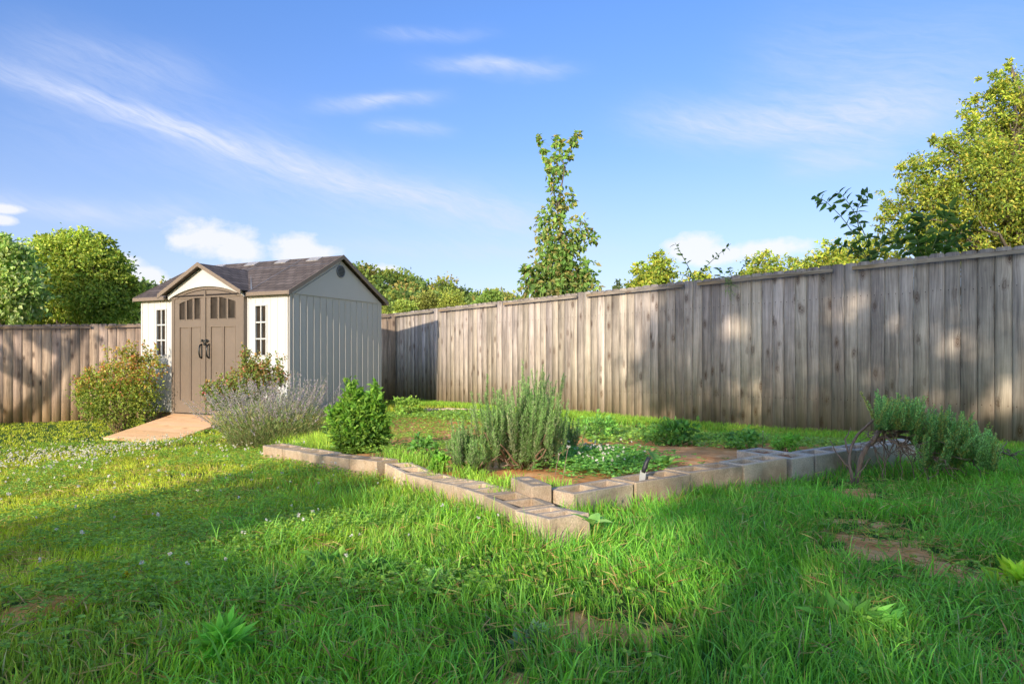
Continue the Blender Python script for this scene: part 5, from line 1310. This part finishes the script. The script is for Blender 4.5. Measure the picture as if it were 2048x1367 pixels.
shade_tree('large shade tree behind the photographer to the right', 0, [(1.4, 2.0, -9, 1.6), (-.5, 3.5, -9.5, 1.0), (-1.3, 2.5, -9, .8), (.6, 4.2, -9, 1.6), (2.8, 3.4, -9, 1.6), (.2, 1.3, -9, .9), (2.6, 1.2, -8.8, 1.5), (4.6, 2.2, -9, 1.7), (1.6, .7, -8.5, .8), (-.9, 4.4, -9, .6), (-1.45, 3.3, -9, .55), (-1.2, 1.75, -9, .35), (-.8, 1.2, -9, .35), (-.05, .62, -8.6, .5), (-2.75, .02, -8.8, .38), (-2.2, .08, -8.8, .28), (-3.25, -.18, -8.8, .34), (-3.8, -.42, -8.8, .3), (.5, .5, -8.6, .6), (3.5, .5, -8.6, 1.2), (5.2, .6, -8.8, 1.3), (-.45, 1.3, -8.8, .4), (2.2, .1, -8.6, .7), (-.1, -.05, -8.6, .32), (.5, -.02, -8.6, .45), (1.3, .0, -8.6, .5)], 36000, .2, [(.39, 3.1, .24), (1.35, 2.5, .24), (-.85, 3.04, .22), (.1, 3.3, .12), (.9, 2.75, .12), (.03, 1.76, .16), (1.75, 1.9, .25), (2.0, 2.4, .25)]+[(random.uniform(-.9, 2.2), random.uniform(1.3, 3.7), random.uniform(.05, .13)) for _ in range(4)])
shade_tree('shade tree left of the photograph beside the left fence', 0, [(-15.3, 4.6, -1, 1.4), (-13.6, 4.7, -1, 1.3), (-12.2, 4.9, -1.2, .9), (-16.5, 4.1, -1, 1.2), (-14.4, 3.6, -1, .8), (-12.8, 3.9, -1, .5)], 9000, .22)

# ------------------------------------------------------------------ light, sky, camera
sun = bpy.data.lights.new('sun', 'SUN'); sun.energy = 5.6; sun.angle = R(.55); sun.color = (1.0, .88, .72)
so = bpy.data.objects.new('sun', sun); COL.objects.link(so)
dvec = Vector((math.sin(SA)*math.cos(SE), math.cos(SA)*math.cos(SE), -math.sin(SE)))
so.rotation_euler = dvec.to_track_quat('-Z', 'Y').to_euler()
w = bpy.data.worlds.new('World'); scene.world = w; w.use_nodes = True
t = w.node_tree; t.nodes.clear(); n = N(t)
out = n.new('ShaderNodeOutputWorld'); bg = n.new('ShaderNodeBackground'); t.links.new(bg.outputs[0], out.inputs[0])
sk = n.new('ShaderNodeTexSky', sky_type='NISHITA'); sk.sun_disc = False; sk.sun_elevation = SE
sk.sun_rotation = math.pi+SA; sk.altitude = 100; sk.air_density = 1.0; sk.dust_density = .6; sk.ozone_density = 2.2
STR = .15
dirn = n.new('ShaderNodeTexCoord').outputs['Generated']
x, y, z = n.sep(dirn)
azn = n.m('ARCTAN2', x, y); hor = n.m('SQRT', n.m('ADD', n.m('MULTIPLY', x, x), n.m('MULTIPLY', y, y))); el = n.m('DIVIDE', z, n.m('MAXIMUM', hor, .001))
def ae(px, py): a_ = math.atan((px-CX)/F); return a_, (HY-py)/F*math.cos(a_)
warp = n.noise(n.comb(n.m('MULTIPLY', azn, 3), n.m('MULTIPLY', el, 7), 0), 1.4, 4, .6)
elw = n.m('ADD', el, n.m('MULTIPLY', n.m('SUBTRACT', warp, .5), .05))
total = None
rz_ = n.m('ADD', n.m('MULTIPLY', azn, .94), n.m('MULTIPLY', elw, -.34)); rw_ = n.m('ADD', n.m('MULTIPLY', azn, .34), n.m('MULTIPLY', elw, .94))
wisp = n.m('ADD', n.m('MULTIPLY', n.noise(n.comb(n.m('MULTIPLY', rz_, 4), n.m('MULTIPLY', rw_, 26), 1.3), 1.5, 8, .68, .8), .6), n.m('MULTIPLY', n.noise(n.comb(n.m('MULTIPLY', rz_, 14), n.m('MULTIPLY', rw_, 70), 3.3), 1.5, 6, .65, .5), .4))
def streak(p0, p1, wpx, amp, tail=1.0):
    global total
    (a0_, e0_), (a1_, e1_) = ae(*p0), ae(*p1)
    ca_, ce_ = (a0_+a1_)/2, (e0_+e1_)/2; la = math.hypot(a1_-a0_, e1_-e0_)/2; th = math.atan2(e1_-e0_, a1_-a0_)
    dx = n.m('SUBTRACT', azn, ca_); dy = n.m('SUBTRACT', elw, ce_)
    al = n.m('ADD', n.m('MULTIPLY', dx, math.cos(th)/la), n.m('MULTIPLY', dy, math.sin(th)/la))
    ac = n.m('ADD', n.m('MULTIPLY', dx, -math.sin(th)*F/wpx), n.m('MULTIPLY', dy, math.cos(th)*F/wpx))
    g_ = n.m('EXPONENT', n.m('MULTIPLY', n.m('ADD', n.m('POWER', n.m('ABSOLUTE', al), 4.0), n.m('MULTIPLY', ac, ac)), -1.0))
    g_ = n.m('MULTIPLY', g_, amp)
    total = g_ if total is None else n.m('ADD', total, g_)
streak((-60, 118), (430, 280), 20, .68); streak((300, 240), (1060, 440), 30, .75); streak((420, 330), (1150, 470), 70, .30)
streak((-80, 395), (400, 428), 20, .60); streak((850, 126), (1140, 142), 14, .55); streak((920, 128), (1030, 134), 12, .35); streak((630, 212), (880, 190), 15, .48); streak((720, 205), (800, 200), 12, .3); streak((750, 75), (980, 64), 14, .28); streak((740, 252), (900, 266), 13, .4)
streak((1280, 245), (1880, 225), 42, .75); streak((1560, 330), (1800, 310), 28, .45); streak((1500, 140), (2100, 170), 110, .35); streak((0, 80), (420, 160), 45, .30); streak((500, 495), (1250, 500), 22, .3); streak((0, 200), (600, 300), 90, .22)
cir = n.m('MULTIPLY', total, n.mrange(wisp, .33, .67, .3, 1.25))
# cumulus low over the horizon
cum = None
puff = n.noise(n.comb(n.m('MULTIPLY', azn, 12), n.m('MULTIPLY', el, 16), 4.2), 1.5, 8, .6)
for (px, py, rx, ry) in ((420, 478, 85, 36), (370, 480, 40, 20), (470, 500, 60, 30), (590, 492, 55, 32), (610, 505, 70, 24), (1380, 500, 65, 32), (1520, 500, 75, 20), (1440, 510, 110, 24), (290, 560, 40, 26), (10, 418, 26, 8), (5, 440, 22, 9), (760, 540, 50, 16), (220, 520, 60, 14)):
    a_, e_ = ae(px, py)
    ddx = n.m('MULTIPLY', n.m('SUBTRACT', azn, a_), F/rx); ddy = n.m('MULTIPLY', n.m('SUBTRACT', el, e_), F/ry)
    q = n.m('SUBTRACT', 1.0, n.m('SQRT', n.m('ADD', n.m('MULTIPLY', ddx, ddx), n.m('MULTIPLY', ddy, ddy))))
    cum = q if cum is None else n.m('MAXIMUM', cum, q)
cumm = n.mrange(n.m('ADD', cum, n.m('MULTIPLY', n.m('SUBTRACT', puff, .5), 2.2)), -.05, .50)
cumm = n.m('MULTIPLY', cumm, .85)
hazef = n.m('MULTIPLY', n.mrange(el, .0, .30, .55, 0.0), n.mrange(y, -.2, .2))
# Nishita sky, deepened towards the photograph's blue
front = n.mix(n.mrange(el, .02, .50), (1.18, 1.05, 1.25), (1.0, 1.27, 1.82))
behind = n.mix(n.mrange(el, .1, 1.2), (2.7, 2.45, 2.25), (2.3, 2.3, 2.5))   # sky behind the camera brightened, added as fill for the shaded sides
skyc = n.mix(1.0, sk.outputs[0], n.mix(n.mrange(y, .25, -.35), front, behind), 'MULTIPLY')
base = n.mix(hazef, skyc, (4.2, 4.85, 6.5))
base = n.mix(n.m('MULTIPLY', cir, .9, clamp=True), base, (5.0, 5.5, 7.0))
base = n.mix(cumm, base, (6.6, 6.6, 6.8))
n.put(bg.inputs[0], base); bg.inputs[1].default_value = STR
cam = bpy.data.cameras.new('camera'); co = bpy.data.objects.new('camera', cam); COL.objects.link(co)
cam.sensor_width = 36; cam.lens = F/2048*36; cam.shift_y = (HY-683.5)/2048; cam.clip_start = .05; cam.clip_end = 3000
co.location = (0, 0, CZ); co.rotation_euler = (R(90), 0, 0)
scene.camera = co
scene.view_settings.view_transform = 'Standard'; scene.view_settings.look = 'None'; scene.view_settings.exposure = 0
scene.render.resolution_x = 1024; scene.render.resolution_y = 683
